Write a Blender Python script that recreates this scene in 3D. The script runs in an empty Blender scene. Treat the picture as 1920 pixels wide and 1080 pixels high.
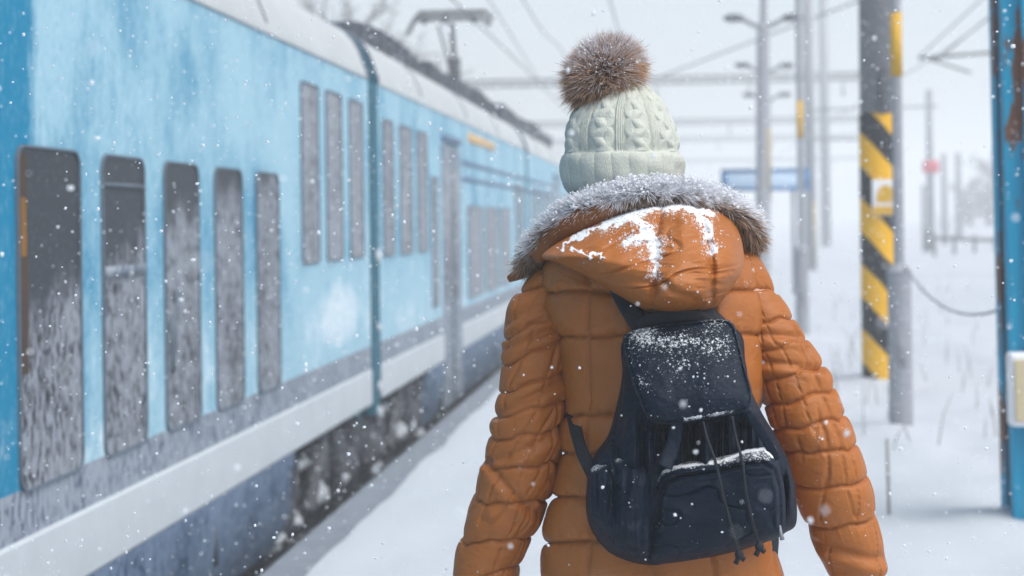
import bpy, math, random
import numpy as np
from math import sin, cos, pi, atan, radians
from mathutils import Matrix, Vector

random.seed(7)
rng = np.random.default_rng(11)

# ------------------------------------------------------------------ camera, sky, sun, exposure
sc = bpy.context.scene
COL = sc.collection
F_PX, YAW, ROLL, SHIFT, CAM_H = 3200.0, atan(310 / 3200), -0.013, -124 / 1920, 1.45

cam_d = bpy.data.cameras.new("camera")
cam = bpy.data.objects.new("camera", cam_d)
COL.objects.link(cam)
cam_d.sensor_width = 36
cam_d.lens = 60
cam_d.shift_y = SHIFT
cam_d.clip_start = 0.05
cam_d.clip_end = 2000
cam.matrix_world = (Matrix.Translation((0, 0, CAM_H)) @ Matrix.Rotation(YAW, 4, 'Z')
                    @ Matrix.Rotation(pi / 2, 4, 'X') @ Matrix.Rotation(ROLL, 4, 'Z'))
cam_d.dof.use_dof = True
cam_d.dof.focus_distance = 2.98
cam_d.dof.aperture_fstop = 3.9
sc.camera = cam

SUN_EL, SUN_AZ = radians(54), radians(128)
world = bpy.data.worlds.new("World")
sc.world = world
world.use_nodes = True
wn, wl = world.node_tree.nodes, world.node_tree.links
sky = wn.new('ShaderNodeTexSky')
sky.sky_type = 'NISHITA'
sky.sun_disc = False
sky.sun_elevation = SUN_EL
sky.sun_rotation = SUN_AZ
sky.air_density = 1.0
sky.dust_density = 3.0
hs = wn.new('ShaderNodeHueSaturation')          # overcast: the sky's blue is mostly taken out
hs.inputs['Saturation'].default_value = 0.52
wl.new(sky.outputs[0], hs.inputs['Color'])
bg = wn['Background']
tn = wn.new('ShaderNodeMix')
tn.data_type = 'RGBA'
tn.blend_type = 'MULTIPLY'
tn.inputs[0].default_value = 1
tn.inputs[7].default_value = (.985, 1.0, 1.0, 1)
wl.new(hs.outputs[0], tn.inputs[6])
wl.new(tn.outputs[2], bg.inputs[0])
bg.inputs[1].default_value = 0.135

sun_d = bpy.data.lights.new("sun", 'SUN')
sun_d.energy = 1.45
sun_d.angle = radians(50)
sun_d.color = (1.0, 0.97, 0.93)
sun = bpy.data.objects.new("sun", sun_d)
COL.objects.link(sun)
sd = Vector((sin(SUN_AZ) * cos(SUN_EL), cos(SUN_AZ) * cos(SUN_EL), sin(SUN_EL)))
sun.rotation_euler = sd.to_track_quat('Z', 'Y').to_euler()

sc.view_settings.view_transform = 'Standard'
sc.view_settings.look = 'None'
sc.view_settings.gamma = 1
sc.view_settings.exposure = 0.55
sc.cycles.max_bounces = 6
sc.cycles.diffuse_bounces = 3
sc.cycles.glossy_bounces = 2
sc.cycles.transparent_max_bounces = 6
sc.cycles.volume_bounces = 4
sc.cycles.use_denoising = True

# ------------------------------------------------------------------ helpers
_R = np.array((Matrix.Rotation(YAW, 3, 'Z') @ Matrix.Rotation(pi / 2, 3, 'X') @ Matrix.Rotation(ROLL, 3, 'Z')))


def P(u, v, y):
    """world point at depth y that lies along photo pixel (u, v)"""
    u, v, y = np.broadcast_arrays(np.asarray(u, float), np.asarray(v, float), np.asarray(y, float))
    c = np.stack([(u - 960) / F_PX, (540 - v + SHIFT * 1920) / F_PX, -np.ones_like(u)], -1)
    d = c @ _R.T
    return np.array([0, 0, CAM_H]) + d * (y / d[..., 1])[..., None]


def _hash(i, j, k):
    n = (i * 374761393 + j * 668265263 + k * 2147483647 + 1013904223).astype(np.int64)
    n = (n ^ (n >> 13)) * 1274126177
    n = n ^ (n >> 16)
    return (n & 0xffff) / 32767.5 - 1.0


def vnoise(p):
    p = np.asarray(p, float)
    i = np.floor(p).astype(np.int64)
    f = p - i
    f = f * f * (3 - 2 * f)
    r = 0
    for a in (0, 1):
        wa = f[..., 0] if a else 1 - f[..., 0]
        for b in (0, 1):
            wb = f[..., 1] if b else 1 - f[..., 1]
            for c in (0, 1):
                wc = f[..., 2] if c else 1 - f[..., 2]
                r = r + wa * wb * wc * _hash(i[..., 0] + a, i[..., 1] + b, i[..., 2] + c)
    return r


_ROT = np.array(Matrix.Rotation(.9, 3, 'X') @ Matrix.Rotation(.7, 3, 'Y') @ Matrix.Rotation(.5, 3, 'Z'))


def n3(x, y, z=0.0):
    x, y, z = np.broadcast_arrays(np.asarray(x, float), np.asarray(y, float), np.asarray(z, float))
    return vnoise(np.stack([x, y, z], -1) @ _ROT)


def fbm(x, y, z=0.0, o=3):
    r, a = 0, 1.0
    for k in range(o):
        r = r + a * n3(np.asarray(x) * 2 ** k + 17 * k, np.asarray(y) * 2 ** k + 5 * k, np.asarray(z) * 2 ** k)
        a *= 0.5
    return r


def ss(x, a, b):
    t = np.clip((np.asarray(x, float) - a) / (b - a), 0, 1)
    return t * t * (3 - 2 * t)


def catmull(pts, n, closed=False):
    pts = np.asarray(pts, float)
    m = len(pts)
    if closed:
        ext = np.vstack([pts[-1:], pts, pts[:2]])
        segs = m
    else:
        ext = np.vstack([2 * pts[0] - pts[1], pts, 2 * pts[-1] - pts[-2]])
        segs = m - 1
    fine = np.linspace(0, segs, max(n * 3, 60) + 1)
    k = np.minimum(fine.astype(int), segs - 1)
    t = (fine - k)[:, None]
    p0, p1, p2, p3 = ext[k], ext[k + 1], ext[k + 2], ext[k + 3]
    c = 0.5 * (2 * p1 + (p2 - p0) * t + (2 * p0 - 5 * p1 + 4 * p2 - p3) * t ** 2 + (3 * p1 - p0 - 3 * p2 + p3) * t ** 3)
    d = np.r_[0, np.cumsum(np.linalg.norm(np.diff(c[:, :min(3, c.shape[1])], axis=0), axis=1))]
    s = np.linspace(0, d[-1], n + (1 if closed else 0))
    out = np.stack([np.interp(s, d, c[:, i]) for i in range(c.shape[1])], -1)
    return out[:-1] if closed else out


class MB:
    """collects shapes and links them as ONE mesh object"""

    def __init__(self):
        self.v, self.f, self.m, self.n = [], [], [], 0

    def add(self, v, f, mi=0):
        v = np.asarray(v, float).reshape(-1, 3)
        o = self.n
        self.v.append(v)
        self.f += [tuple(int(i) + o for i in q) for q in f]
        self.m += [mi] * len(f)
        self.n += len(v)
        return self

    def box(self, lo, hi, mi=0, bev=0.0):
        (x0, y0, z0), (x1, y1, z1) = lo, hi
        b = min(bev, (x1 - x0) * .45, (y1 - y0) * .45, (z1 - z0) * .45)
        if b <= 0:
            v = [(x, y, z) for x in (x0, x1) for y in (y0, y1) for z in (z0, z1)]
            f = [(0, 1, 3, 2), (4, 6, 7, 5), (0, 4, 5, 1), (2, 3, 7, 6), (0, 2, 6, 4), (1, 5, 7, 3)]
            return self.add(v, f, mi)
        ring = [(x0 + b, y0), (x1 - b, y0), (x1, y0 + b), (x1, y1 - b), (x1 - b, y1), (x0 + b, y1), (x0, y1 - b), (x0, y0 + b)]
        cx, cy = (x0 + x1) / 2, (y0 + y1) / 2
        def ins(r):
            return [(x + (b if x < cx else -b) * .7, y + (b if y < cy else -b) * .7) for x, y in r]
        v = [(x, y, z0) for x, y in ins(ring)] + [(x, y, z0 + b) for x, y in ring] + [(x, y, z1 - b) for x, y in ring] + [(x, y, z1) for x, y in ins(ring)]
        f = [tuple(range(7, -1, -1)), tuple(range(24, 32))]
        for k in range(3):
            for i in range(8):
                j = (i + 1) % 8
                f.append((k * 8 + i, k * 8 + j, k * 8 + 8 + j, k * 8 + 8 + i))
        return self.add(v, f, mi)

    def tube(self, pts, r, n=10, mi=0, cap=True):
        pts = np.asarray(pts, float)
        r = np.broadcast_to(np.asarray(r, float), (len(pts),))
        t = np.gradient(pts, axis=0)
        t /= np.linalg.norm(t, axis=1)[:, None] + 1e-12
        ref = np.array([0, 1.0, 0]) if abs(t[0][1]) < .8 else np.array([1.0, 0, 0])
        a = np.cross(t, ref)
        a /= np.linalg.norm(a, axis=1)[:, None] + 1e-12
        b = np.cross(t, a)
        ph = np.arange(n) * 2 * pi / n
        ring = pts[:, None] + r[:, None, None] * (np.cos(ph)[None, :, None] * a[:, None] + np.sin(ph)[None, :, None] * b[:, None])
        f = []
        for k in range(len(pts) - 1):
            for i in range(n):
                j = (i + 1) % n
                f.append((k * n + i, k * n + j, k * n + n + j, k * n + n + i))
        if cap:
            f.append(tuple(range(n - 1, -1, -1)))
            f.append(tuple((len(pts) - 1) * n + i for i in range(n)))
        return self.add(ring, f, mi)

    def grid(self, g, mi=0, wrap=False, flip=False):
        a, b = g.shape[:2]
        f = []
        for i in range(a - 1):
            for j in range(b if wrap else b - 1):
                k = (j + 1) % b
                q = (i * b + j, i * b + k, (i + 1) * b + k, (i + 1) * b + j)
                f.append(q[::-1] if flip else q)
        return self.add(g.reshape(-1, 3), f, mi)

    def ball(self, c, r, n=10, mi=0, squash=(1, 1, 1)):
        th = np.linspace(0.02, pi - 0.02, n)
        ph = np.arange(2 * n) * pi / n
        g = np.stack([np.sin(th)[:, None] * np.cos(ph), np.sin(th)[:, None] * np.sin(ph), np.cos(th)[:, None] * np.ones_like(ph)], -1)
        return self.grid(np.asarray(c) + g * r * np.asarray(squash), mi, wrap=True, flip=True)

    def prism(self, poly, axis, lo, hi, mi=0):
        """poly of 2-D points extruded along an axis (0 = x, 1 = y, 2 = z)"""
        n = len(poly)
        o = [i for i in range(3) if i != axis]
        v = np.zeros((2 * n, 3))
        for s, h in ((0, lo), (1, hi)):
            v[s * n:(s + 1) * n, o[0]] = [p[0] for p in poly]
            v[s * n:(s + 1) * n, o[1]] = [p[1] for p in poly]
            v[s * n:(s + 1) * n, axis] = h
        f = [(i, (i + 1) % n, n + (i + 1) % n, n + i) for i in range(n)]
        f += [tuple(range(n - 1, -1, -1)), tuple(range(n, 2 * n))]
        return self.add(v, f, mi)

    def build(self, name, mats, parent=None, org=None, smooth=True, attr=None, col=None):
        v = np.vstack(self.v)
        if org is None:
            org = ORG.get(parent.name, (0, 0, 0)) if parent else (0, 0, 0)
        me = bpy.data.meshes.new(name)
        me.from_pydata((v - np.asarray(org)).tolist(), [], self.f)
        for m in (mats if isinstance(mats, (list, tuple)) else [mats]):
            me.materials.append(m)
        me.polygons.foreach_set('material_index', self.m)
        me.polygons.foreach_set('use_smooth', [smooth] * len(self.f))
        if attr is not None:
            a = me.attributes.new('snow', 'FLOAT', 'POINT')
            a.data.foreach_set('value', np.asarray(attr, np.float32).ravel())
        if col is not None:
            a = me.attributes.new('tint', 'FLOAT_COLOR', 'POINT')
            a.data.foreach_set('color', np.asarray(col, np.float32).ravel())
        me.update()
        o = bpy.data.objects.new(name, me)
        COL.objects.link(o)
        if parent:
            o.parent = parent
            ORG[o.name] = org
        else:
            o.location = org
            ORG[o.name] = org
        if smooth == 'auto':
            pass
        return o


ORG = {}


def sharp(o, deg=26):
    """smooth shading that keeps hard edges"""
    me = o.data
    me.polygons.foreach_set('use_smooth', [True] * len(me.polygons))
    me.set_sharp_from_angle(angle=radians(deg))
    return o


def tag(o, label=None, cat=None, group=None, kind=None):
    if label: o['label'] = label
    if cat: o['category'] = cat
    if group: o['group'] = group
    if kind: o['kind'] = kind
    return o


def thing(name, label, cat, loc=(0, 0, 0), group=None):
    o = bpy.data.objects.new(name, None)
    o.empty_display_size = .2
    COL.objects.link(o)
    o.location = loc
    ORG[o.name] = tuple(loc)
    return tag(o, label, cat, group)


def copy_tree(o, parent=None):
    c = o.copy()
    COL.objects.link(c)
    c.parent = parent
    ORG[c.name] = ORG.get(o.name, (0, 0, 0))
    for ch in list(o.children):
        copy_tree(ch, c)
    return c


# ------------------------------------------------------------------ materials
class NT:
    def __init__(self, name):
        self.mat = bpy.data.materials.new(name)
        self.mat.use_nodes = True
        self.n, self.l = self.mat.node_tree.nodes, self.mat.node_tree.links
        self.b = self.n['Principled BSDF']
        self._pos = None

    def pos(self):
        if not self._pos:
            self._pos = self.n.new('ShaderNodeNewGeometry').outputs['Position']
        return self._pos

    def objc(self):
        return self.n.new('ShaderNodeTexCoord').outputs['Object']

    def sep(self, v):
        s = self.n.new('ShaderNodeSeparateXYZ')
        self.l.new(v, s.inputs[0])
        return s.outputs

    def scale(self, v, s):
        m = self.n.new('ShaderNodeMapping')
        self.l.new(v, m.inputs['Vector'])
        m.inputs['Scale'].default_value = s
        return m.outputs[0]

    def noise(self, v, scale, detail=4, rough=.6):
        t = self.n.new('ShaderNodeTexNoise')
        t.inputs['Scale'].default_value = scale
        t.inputs['Detail'].default_value = detail
        t.inputs['Roughness'].default_value = rough
        self.l.new(v, t.inputs['Vector'])
        return t.outputs['Fac']

    def put(self, sock, val):
        if isinstance(val, (int, float)):
            sock.default_value = val
        elif isinstance(val, (tuple, list)):
            sock.default_value = (*val, 1) if len(val) == 3 and len(sock.default_value) == 4 else val
        else:
            self.l.new(val, sock)

    def math(self, op, a, b=0.0, c=None, clamp=False):
        m = self.n.new('ShaderNodeMath')
        m.operation = op
        m.use_clamp = clamp
        self.put(m.inputs[0], a)
        self.put(m.inputs[1], b)
        if c is not None:
            self.put(m.inputs[2], c)
        return m.outputs[0]

    def step(self, x, a, b):
        m = self.n.new('ShaderNodeMapRange')
        m.interpolation_type = 'SMOOTHSTEP'
        self.put(m.inputs['Value'], x)
        m.inputs['From Min'].default_value = a
        m.inputs['From Max'].default_value = b
        return m.outputs[0]

    def mix(self, f, a, b):
        m = self.n.new('ShaderNodeMix')
        m.data_type = 'RGBA'
        self.put(m.inputs[0], f)
        self.put(m.inputs[6], a)
        self.put(m.inputs[7], b)
        return m.outputs[2]

    def attr(self, name):
        a = self.n.new('ShaderNodeAttribute')
        a.attribute_name = name
        return a

    def bump(self, h, s=.3, d=.01):
        b = self.n.new('ShaderNodeBump')
        b.inputs['Strength'].default_value = s
        b.inputs['Distance'].default_value = d
        self.put(b.inputs['Height'], h)
        self.l.new(b.outputs[0], self.b.inputs['Normal'])

    def out(self, col, rough=.6, spec=.4, metal=0.0):
        self.put(self.b.inputs['Base Color'], col)
        self.put(self.b.inputs['Roughness'], rough)
        self.put(self.b.inputs['Specular IOR Level'], spec)
        self.put(self.b.inputs['Metallic'], metal)
        return self.mat


SNOW_C = (.84, .87, .91)


def plain(name, c, rough=.6, var=.25, scale=30, spec=.4, metal=0.0, bump=.15, dust=0.0):
    t = NT(name)
    n = t.noise(t.pos(), scale)
    col = t.mix(n, tuple(x * (1 - var) for x in c), tuple(min(1, x * (1 + var)) for x in c))
    if dust:
        f = t.step(t.noise(t.pos(), scale * 3, 5, .75), .62 - dust * .2, .70 - dust * .1)
        col = t.mix(t.math('MULTIPLY', f, .8), col, (.7, .76, .84))
    if bump:
        t.bump(n, bump, .004)
    return t.out(col, rough, spec, metal)


def snowy(name, c, rough, fine=260, var=.14, spec=.35, bump=.2, sheen=0.0, crumple=0.0):
    """cloth on which the mesh attribute 'snow' lays real snow"""
    t = NT(name)
    p = t.pos()
    n = t.noise(p, 14)
    n2 = t.noise(p, fine, 3)
    col = t.mix(n, tuple(x * (1 - var) for x in c), tuple(x * (1 + var) for x in c))
    a = t.attr('snow').outputs['Fac']
    f = t.step(t.math('ADD', a, t.math('MULTIPLY', t.math('SUBTRACT', t.noise(p, 210, 4, .85), .5), 2.6)), .40, .66)
    f = t.math('MULTIPLY', f, t.step(a, .02, .12))
    col = t.mix(f, col, SNOW_C)
    h = t.math('ADD', t.math('MULTIPLY', n2, .25), t.math('MULTIPLY', f, .9))
    if crumple:
        c1 = t.math('ABSOLUTE', t.math('SUBTRACT', t.noise(t.scale(p, (1, 1, 1.6)), 13, 3, .55), .5))
        c2 = t.math('ABSOLUTE', t.math('SUBTRACT', t.noise(p, 34, 3, .6), .5))
        h = t.math('ADD', h, t.math('ADD', t.math('MULTIPLY', t.step(c1, 0, .10), 2.4 * crumple), t.math('MULTIPLY', t.step(c2, 0, .12), .9 * crumple)))
    t.bump(h, bump, .004)
    t.out(col, t.math('ADD', t.math('MULTIPLY', f, .45), rough, clamp=True), spec)
    if sheen:
        t.b.inputs['Sheen Weight'].default_value = sheen
    return t.mat


def m_snow(name, c=(.52, .56, .605), scale=1.5):
    t = NT(name)
    p = t.pos()
    n = t.noise(p, scale, 6, .65)
    g = t.noise(p, 90, 3)
    col = t.mix(n, tuple(x * .93 for x in c), c)
    t.bump(t.math('ADD', t.math('MULTIPLY', n, 1.0), t.math('MULTIPLY', g, .04)), .35, .05)
    return t.out(col, .8, .2)


def m_trainblue():
    t = NT('frosted_blue_paint')
    p = t.pos()
    x, y, z = t.sep(p)
    grain = t.noise(t.scale(p, (1, 1, .6)), 38, 3, .7)
    streak = t.noise(t.scale(p, (1, 1, .16)), 10, 4, .65)
    big = t.noise(t.scale(p, (1, 1, .8)), 1.5, 4, .6)
    mid = t.noise(t.scale(p, (1, 1, .7)), 7, 4, .7)
    frost = t.math('ADD', t.math('MULTIPLY', big, 1.3), t.math('ADD', t.math('MULTIPLY', streak, .30), t.math('MULTIPLY', mid, .55)))
    # frost has settled on the panels past the clean door bay at the near end
    near = t.step(t.math('ADD', y, t.math('MULTIPLY', streak, .25)), 5.40, 5.62)
    pill = t.step(z, 1.95, 1.55)
    frost = t.math('SUBTRACT', frost, t.math('MULTIPLY', t.math('SUBTRACT', 1.0, near), .85))
    frost = t.math('SUBTRACT', frost, t.math('MULTIPLY', pill, t.math('MULTIPLY', t.step(y, 9.3, 8.6), .20)))
    low = t.step(z, 1.35, .8)
    frost = t.math('ADD', frost, t.math('MULTIPLY', low, .25))
    f = t.step(frost, .50, 1.28)
    f = t.math('ADD', f, t.math('MULTIPLY', t.math('SUBTRACT', grain, .5), 1.0), clamp=True)
    col = t.mix(f, (.0, .19, .345), (.32, .52, .62))
    # thick rime thrown up on the car ends, low down
    dy = t.math('DIVIDE', t.math('SUBTRACT', y, 10.5), .75)
    dz = t.math('DIVIDE', t.math('SUBTRACT', z, .90), .22)
    blot = t.math('SUBTRACT', 1.15, t.math('ADD', t.math('MULTIPLY', dy, dy), t.math('MULTIPLY', dz, dz)), clamp=True)
    white = t.step(t.math('ADD', t.math('ADD', t.math('MULTIPLY', big, .5), t.math('MULTIPLY', mid, .5)), t.math('ADD', t.math('MULTIPLY', low, .12), t.math('MULTIPLY', blot, .22))), .60, .80)
    white = t.math('MULTIPLY', white, t.step(grain, .25, .6))
    col = t.mix(t.math('MULTIPLY', white, .8), col, (.74, .80, .85))
    speck = t.step(t.noise(t.scale(p, (1, 1, .5)), 48, 3, .8), .60, .68)
    col = t.mix(t.math('MULTIPLY', speck, .55), col, (.05, .26, .42))
    t.bump(grain, .25, .004)
    return t.out(col, .6, .14)


def m_rime(name, dark, light, clean=None):
    """rime and dried slush, streaked down the side; with clean set, glass stays dark above that height"""
    t = NT(name)
    p = t.pos()
    x, y, z = t.sep(p)
    a = t.noise(t.scale(p, (1, 1, .36)), 42, 2, .6)
    b = t.noise(t.scale(p, (1, 1, .5)), 85, 2, .6)
    c = t.noise(t.scale(p, (1, 1, .6)), 3.5, 4)
    f = t.math('ADD', t.math('MULTIPLY', a, .75), t.math('MULTIPLY', b, .25))
    f = t.math('ADD', f, t.math('MULTIPLY', t.math('SUBTRACT', c, .5), .30))
    f = t.step(f, .385, .54)
    if clean is not None:
        lim = t.math('ADD', clean, t.math('MULTIPLY', t.math('SUBTRACT', y, 5.6), .16))
        lim = t.math('ADD', lim, t.math('MULTIPLY', t.math('SUBTRACT', t.noise(t.scale(p, (1, 1, .5)), 7, 4), .5), .5))
        up = t.step(t.math('SUBTRACT', z, lim), -.06, .12)
        fl = t.step(b, .60, .72)
        f2 = t.math('ADD', .10, t.math('MULTIPLY', fl, .38))
        f = t.math('ADD', t.math('MULTIPLY', f, t.math('SUBTRACT', 1.0, up)), t.math('MULTIPLY', f2, up))
    col = t.mix(f, dark, light)
    t.bump(f, .25, .004)
    return t.out(col, t.math('ADD', .35, t.math('MULTIPLY', f, .4)), t.math('ADD', .05, t.math('MULTIPLY', f, .12)))


def m_tint(name, rough=.7):
    t = NT(name)
    a = t.attr('tint')
    t.out(a.outputs['Color'], rough, .25)
    tl = t.n.new('ShaderNodeBsdfTranslucent')          # hairs let light through
    t.l.new(a.outputs['Color'], tl.inputs[0])
    mx = t.n.new('ShaderNodeMixShader')
    mx.inputs[0].default_value = .42
    t.l.new(t.b.outputs[0], mx.inputs[1])
    t.l.new(tl.outputs[0], mx.inputs[2])
    t.l.new(mx.outputs[0], t.n['Material Output'].inputs['Surface'])
    return t.mat


def m_stripes():
    t = NT('hazard_stripes')
    p = t.objc()
    x, y, z = t.sep(p)
    s = t.math('ADD', z, t.math('MULTIPLY', x, 1.15))
    s = t.math('ADD', s, t.math('MULTIPLY', t.math('SUBTRACT', t.noise(p, 6), .5), .05))
    fr = t.math('FRACT', t.math('DIVIDE', s, .575))
    k = t.step(fr, .50, .52)
    k2 = t.step(fr, .98, 1.0)
    k = t.math('SUBTRACT', k, k2, clamp=True)
    fleck = t.step(t.noise(t.pos(), 60, 4, .8), .62, .70)
    blk = t.mix(fleck, (.008, .009, .014), (.35, .4, .48))
    yel = t.mix(t.noise(t.pos(), 12, 5), (.66, .33, .0), (.82, .46, .0))
    col = t.mix(k, yel, blk)
    return t.out(col, .6, .15)


def m_bluesteel():
    t = NT('peeling_blue_paint')
    p = t.pos()
    n = t.noise(t.scale(p, (1, 1, .22)), 7.5, 5, .65)
    zz = t.sep(p)[2]
    band = t.math('MAXIMUM', t.math('MULTIPLY', t.step(zz, 1.02, 1.10), t.step(zz, 1.44, 1.34)), t.math('MULTIPLY', t.step(zz, .14, .22), t.step(zz, .66, .56)))
    band = t.math('MULTIPLY', band, t.step(t.sep(p)[1], 8.3, 8.4))
    n = t.math('ADD', n, t.math('MULTIPLY', band, .11))
    r = t.step(n, .535, .572)
    fl = t.step(t.noise(p, 70, 4, .8), .66, .72)
    rust = t.mix(t.noise(p, 30, 5), (.085, .036, .022), (.20, .085, .045))
    blu = t.mix(t.noise(t.scale(p, (1, 1, .2)), 18), (.0, .215, .385), (.002, .36, .57))
    col = t.mix(r, blu, rust)
    col = t.mix(t.math('MULTIPLY', fl, .7), col, (.45, .62, .74))
    t.bump(t.math('ADD', t.math('MULTIPLY', r, -.6), t.math('MULTIPLY', n, .3)), .4, .006)
    return t.out(col, .6, .15)


def m_knit():
    t = NT('cream_wool')
    p = t.objc()
    n = t.noise(p, 60)
    st = t.noise(t.scale(p, (1, 1, .6)), 330, 2, .5)
    col = t.mix(n, (.48, .50, .44), (.61, .625, .55))
    col = t.mix(t.step(st, .6, .3), col, (.50, .54, .50))
    t.bump(st, .55, .003)
    t.out(col, .9, .15)
    t.b.inputs['Sheen Weight'].default_value = .3
    return t.mat


M = dict(
    snow=m_snow('fresh_snow'),
    drift=m_snow('clumped_snow', scale=14),
    trackbed=plain('slushy_ballast', (.16, .18, .21), .8, .5, 9),
    edge=plain('wet_concrete', (.20, .225, .265), .6, .35, 6, bump=.3),
    blue=m_trainblue(),
    glass=m_rime('rimed_window_glass', (.010, .015, .022), (.27, .295, .34), clean=1.20),
    farglass=m_rime('rimed_upper_glass', (.07, .08, .10), (.31, .335, .38)),
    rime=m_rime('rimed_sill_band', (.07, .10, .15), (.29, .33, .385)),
    roof=plain('dusty_white_roof', (.48, .505, .515), .6, .12, 3, bump=.1),
    stripe=plain('cream_stripe_paint', (.49, .535, .57), .5, .12, 5, bump=.1),
    skirt=m_rime('rimed_skirt_paint', (.035, .07, .135), (.17, .24, .35)),
    teal=plain('teal_rubber', (.012, .115, .175), .6, .3, 20),
    dark=plain('blackened_steel', (.045, .05, .06), .6, .5, 14, dust=.3),
    under=plain('snow_caked_steel', (.06, .065, .08), .8, .5, 9, dust=.25),
    roofgear=plain('dark_roof_casing', (.03, .038, .055), .7, .5, 9, dust=.25),
    gasket=plain('window_gasket', (.10, .135, .175), .6, .3, 40),
    steel=plain('galvanised_steel', (.235, .25, .275), .5, .28, 22, metal=.25, dust=.12),
    pole=plain('painted_grey_steel', (.27, .285, .315), .55, .25, 26, dust=.25),
    lampglass=plain('lamp_lens', (.40, .42, .45), .3, .1, 20),
    concrete=plain('grey_mast_concrete', (.125, .13, .145), .8, .35, 16, bump=.4, dust=.25),
    yellow=plain('yellow_paint', (.60, .34, .008), .5, .2, 25),
    white=plain('white_enamel', (.75, .77, .80), .4, .06, 30),
    signblue=plain('blue_enamel', (.02, .14, .33), .45, .15, 30),
    signwhite=plain('pale_enamel', (.50, .64, .80), .45, .08, 12),
    orange_led=plain('amber_panel', (.62, .40, .17), .5, .2, 12),
    bluesteel=m_bluesteel(),
    beige=plain('beige_plastic', (.52, .44, .28), .5, .1, 20),
    stripes=m_stripes(),
    bark=plain('dark_bark', (.07, .06, .065), .9, .4, 30),
    straw=plain('dry_stalk', (.30, .29, .28), .9, .3, 30),
    wire=plain('copper_wire', (.09, .09, .10), .6, .2, 30),
    red=plain('signal_red', (.55, .04, .06), .4, .1, 30),
    jacket=snowy('rust_orange_nylon', (.36, .113, .0155), .50, fine=420, var=.14, spec=.40, bump=.24, crumple=.35),
    lining=snowy('brown_lining', (.21, .070, .014), .6, var=.3),
    pack=snowy('navy_canvas', (.0022, .0085, .021), .55, fine=520, var=.35, spec=.17, bump=.40, crumple=.3),
    packdark=plain('black_webbing', (.008, .010, .015), .7, .3, 160, bump=.3),
    knit=m_knit(),
    fur=m_tint('fur_strands', .75),
    hair=plain('auburn_hair', (.10, .035, .012), .5, .3, 120),
    skin=plain('skin', (.55, .33, .25), .5, .05, 40),
    denim=plain('dark_trousers', (.02, .024, .035), .8, .3, 90),
    boot=plain('brown_boots', (.06, .032, .018), .6, .3, 40),
    glove=plain('dark_glove', (.015, .015, .025), .7, .3, 80),
)
t = NT('snowflake')
t.out((.93, .95, .98), .6, .2)
tl = t.n.new('ShaderNodeBsdfTranslucent')
tl.inputs[0].default_value = (.95, .97, 1, 1)
mx_ = t.n.new('ShaderNodeMixShader')
mx_.inputs[0].default_value = .5
t.l.new(t.b.outputs[0], mx_.inputs[1])
t.l.new(tl.outputs[0], mx_.inputs[2])
t.l.new(mx_.outputs[0], t.n['Material Output'].inputs['Surface'])
M['flake'] = t.mat

# ------------------------------------------------------------------ setting: ground, platform edge, track
def grow(a, b, n, k):
    s = np.linspace(0, 1, n)
    return a + (b - a) * (np.expm1(k * s) / np.expm1(k))


def ground_z(x, y):
    far = ss(x, 2.1, 5) + .25 * ss(y, 9, 14) * ss(x, -.2, .6)
    z = .16 * far * fbm(x * .35, y * .16, 3.3) + .03 * ss(y, 5, 8) * fbm(x * 1.3, y * .8, 9.1) * ss(x, -1.2, -.4)
    z += .018 * fbm(x * 2.6, y * 1.9, 1.7) * ss(x, -1.5, -1.1)
    z += ss(x, 6, 22) * ss(y, 22, 60) * .9
    z -= .012
    for px, py in ((1.51, 12.0), (1.48, 20.77), (1.43, 29.6), (1.765, 15.31), (1.62, 8.35)):
        z = z + .045 * np.exp(-(((x - px + .05) / .30) ** 2 + ((y - py + .1) / .5) ** 2))
    return z


xs = np.r_[np.linspace(-1.58, 4, 90), grow(4, 262, 64, 3.8)[1:]]
ys = np.r_[np.linspace(-10, 1, 20), np.linspace(1, 26, 170)[1:], grow(26, 422, 90, 3.0)[1:]]
g = np.zeros((len(ys), len(xs), 3))
g[..., 0], g[..., 1] = np.meshgrid(xs, ys)
g[..., 0] += np.where(np.arange(len(xs)) == 0, 1.0, 0.0)[None] * (.022 * fbm(ys * 1.4, ys * 0 + 2)[:, None])
g[..., 2] = ground_z(g[..., 0], g[..., 1])
g[:, 0, 2] = -.02
mb = MB().grid(g)
edge = g[:, 0].copy()
low = edge.copy()
low[:, 2] = -.06
mb.grid(np.stack([low, edge], 1))
tag(mb.build('snow_ground', M['snow']), kind='structure')
o = MB().box((-1.80, -10, -.95), (-1.50, 422, -.045), 0, .012).build('platform_edge', M['edge'])
tag(sharp(o), kind='structure')
tx = np.r_[np.linspace(-14, -1.81, 26)]
tx = np.r_[np.linspace(-262, -14, 14)[:-1], tx]
ty = np.linspace(-10, 422, 220)
g = np.zeros((len(ty), len(tx), 3))
g[..., 0], g[..., 1] = np.meshgrid(tx, ty)
g[..., 2] = -.80 + .06 * fbm(g[..., 0] * .9, g[..., 1] * .9)
tag(MB().grid(g).build('track_bed', M['trackbed']), kind='structure')
for x in (-4.25, -2.78):
    o = MB().prism([(x - .07, -.78), (x + .07, -.78), (x + .03, -.66), (x + .036, -.62), (x - .036, -.62), (x - .03, -.66)], 1, -10, 400).build('rail', M['dark'], org=(x, 0, -.78))
    tag(o, 'steel rail on the platform side of the train track' if x > -3 else 'steel rail on the far side of the train track', 'rail')

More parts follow.
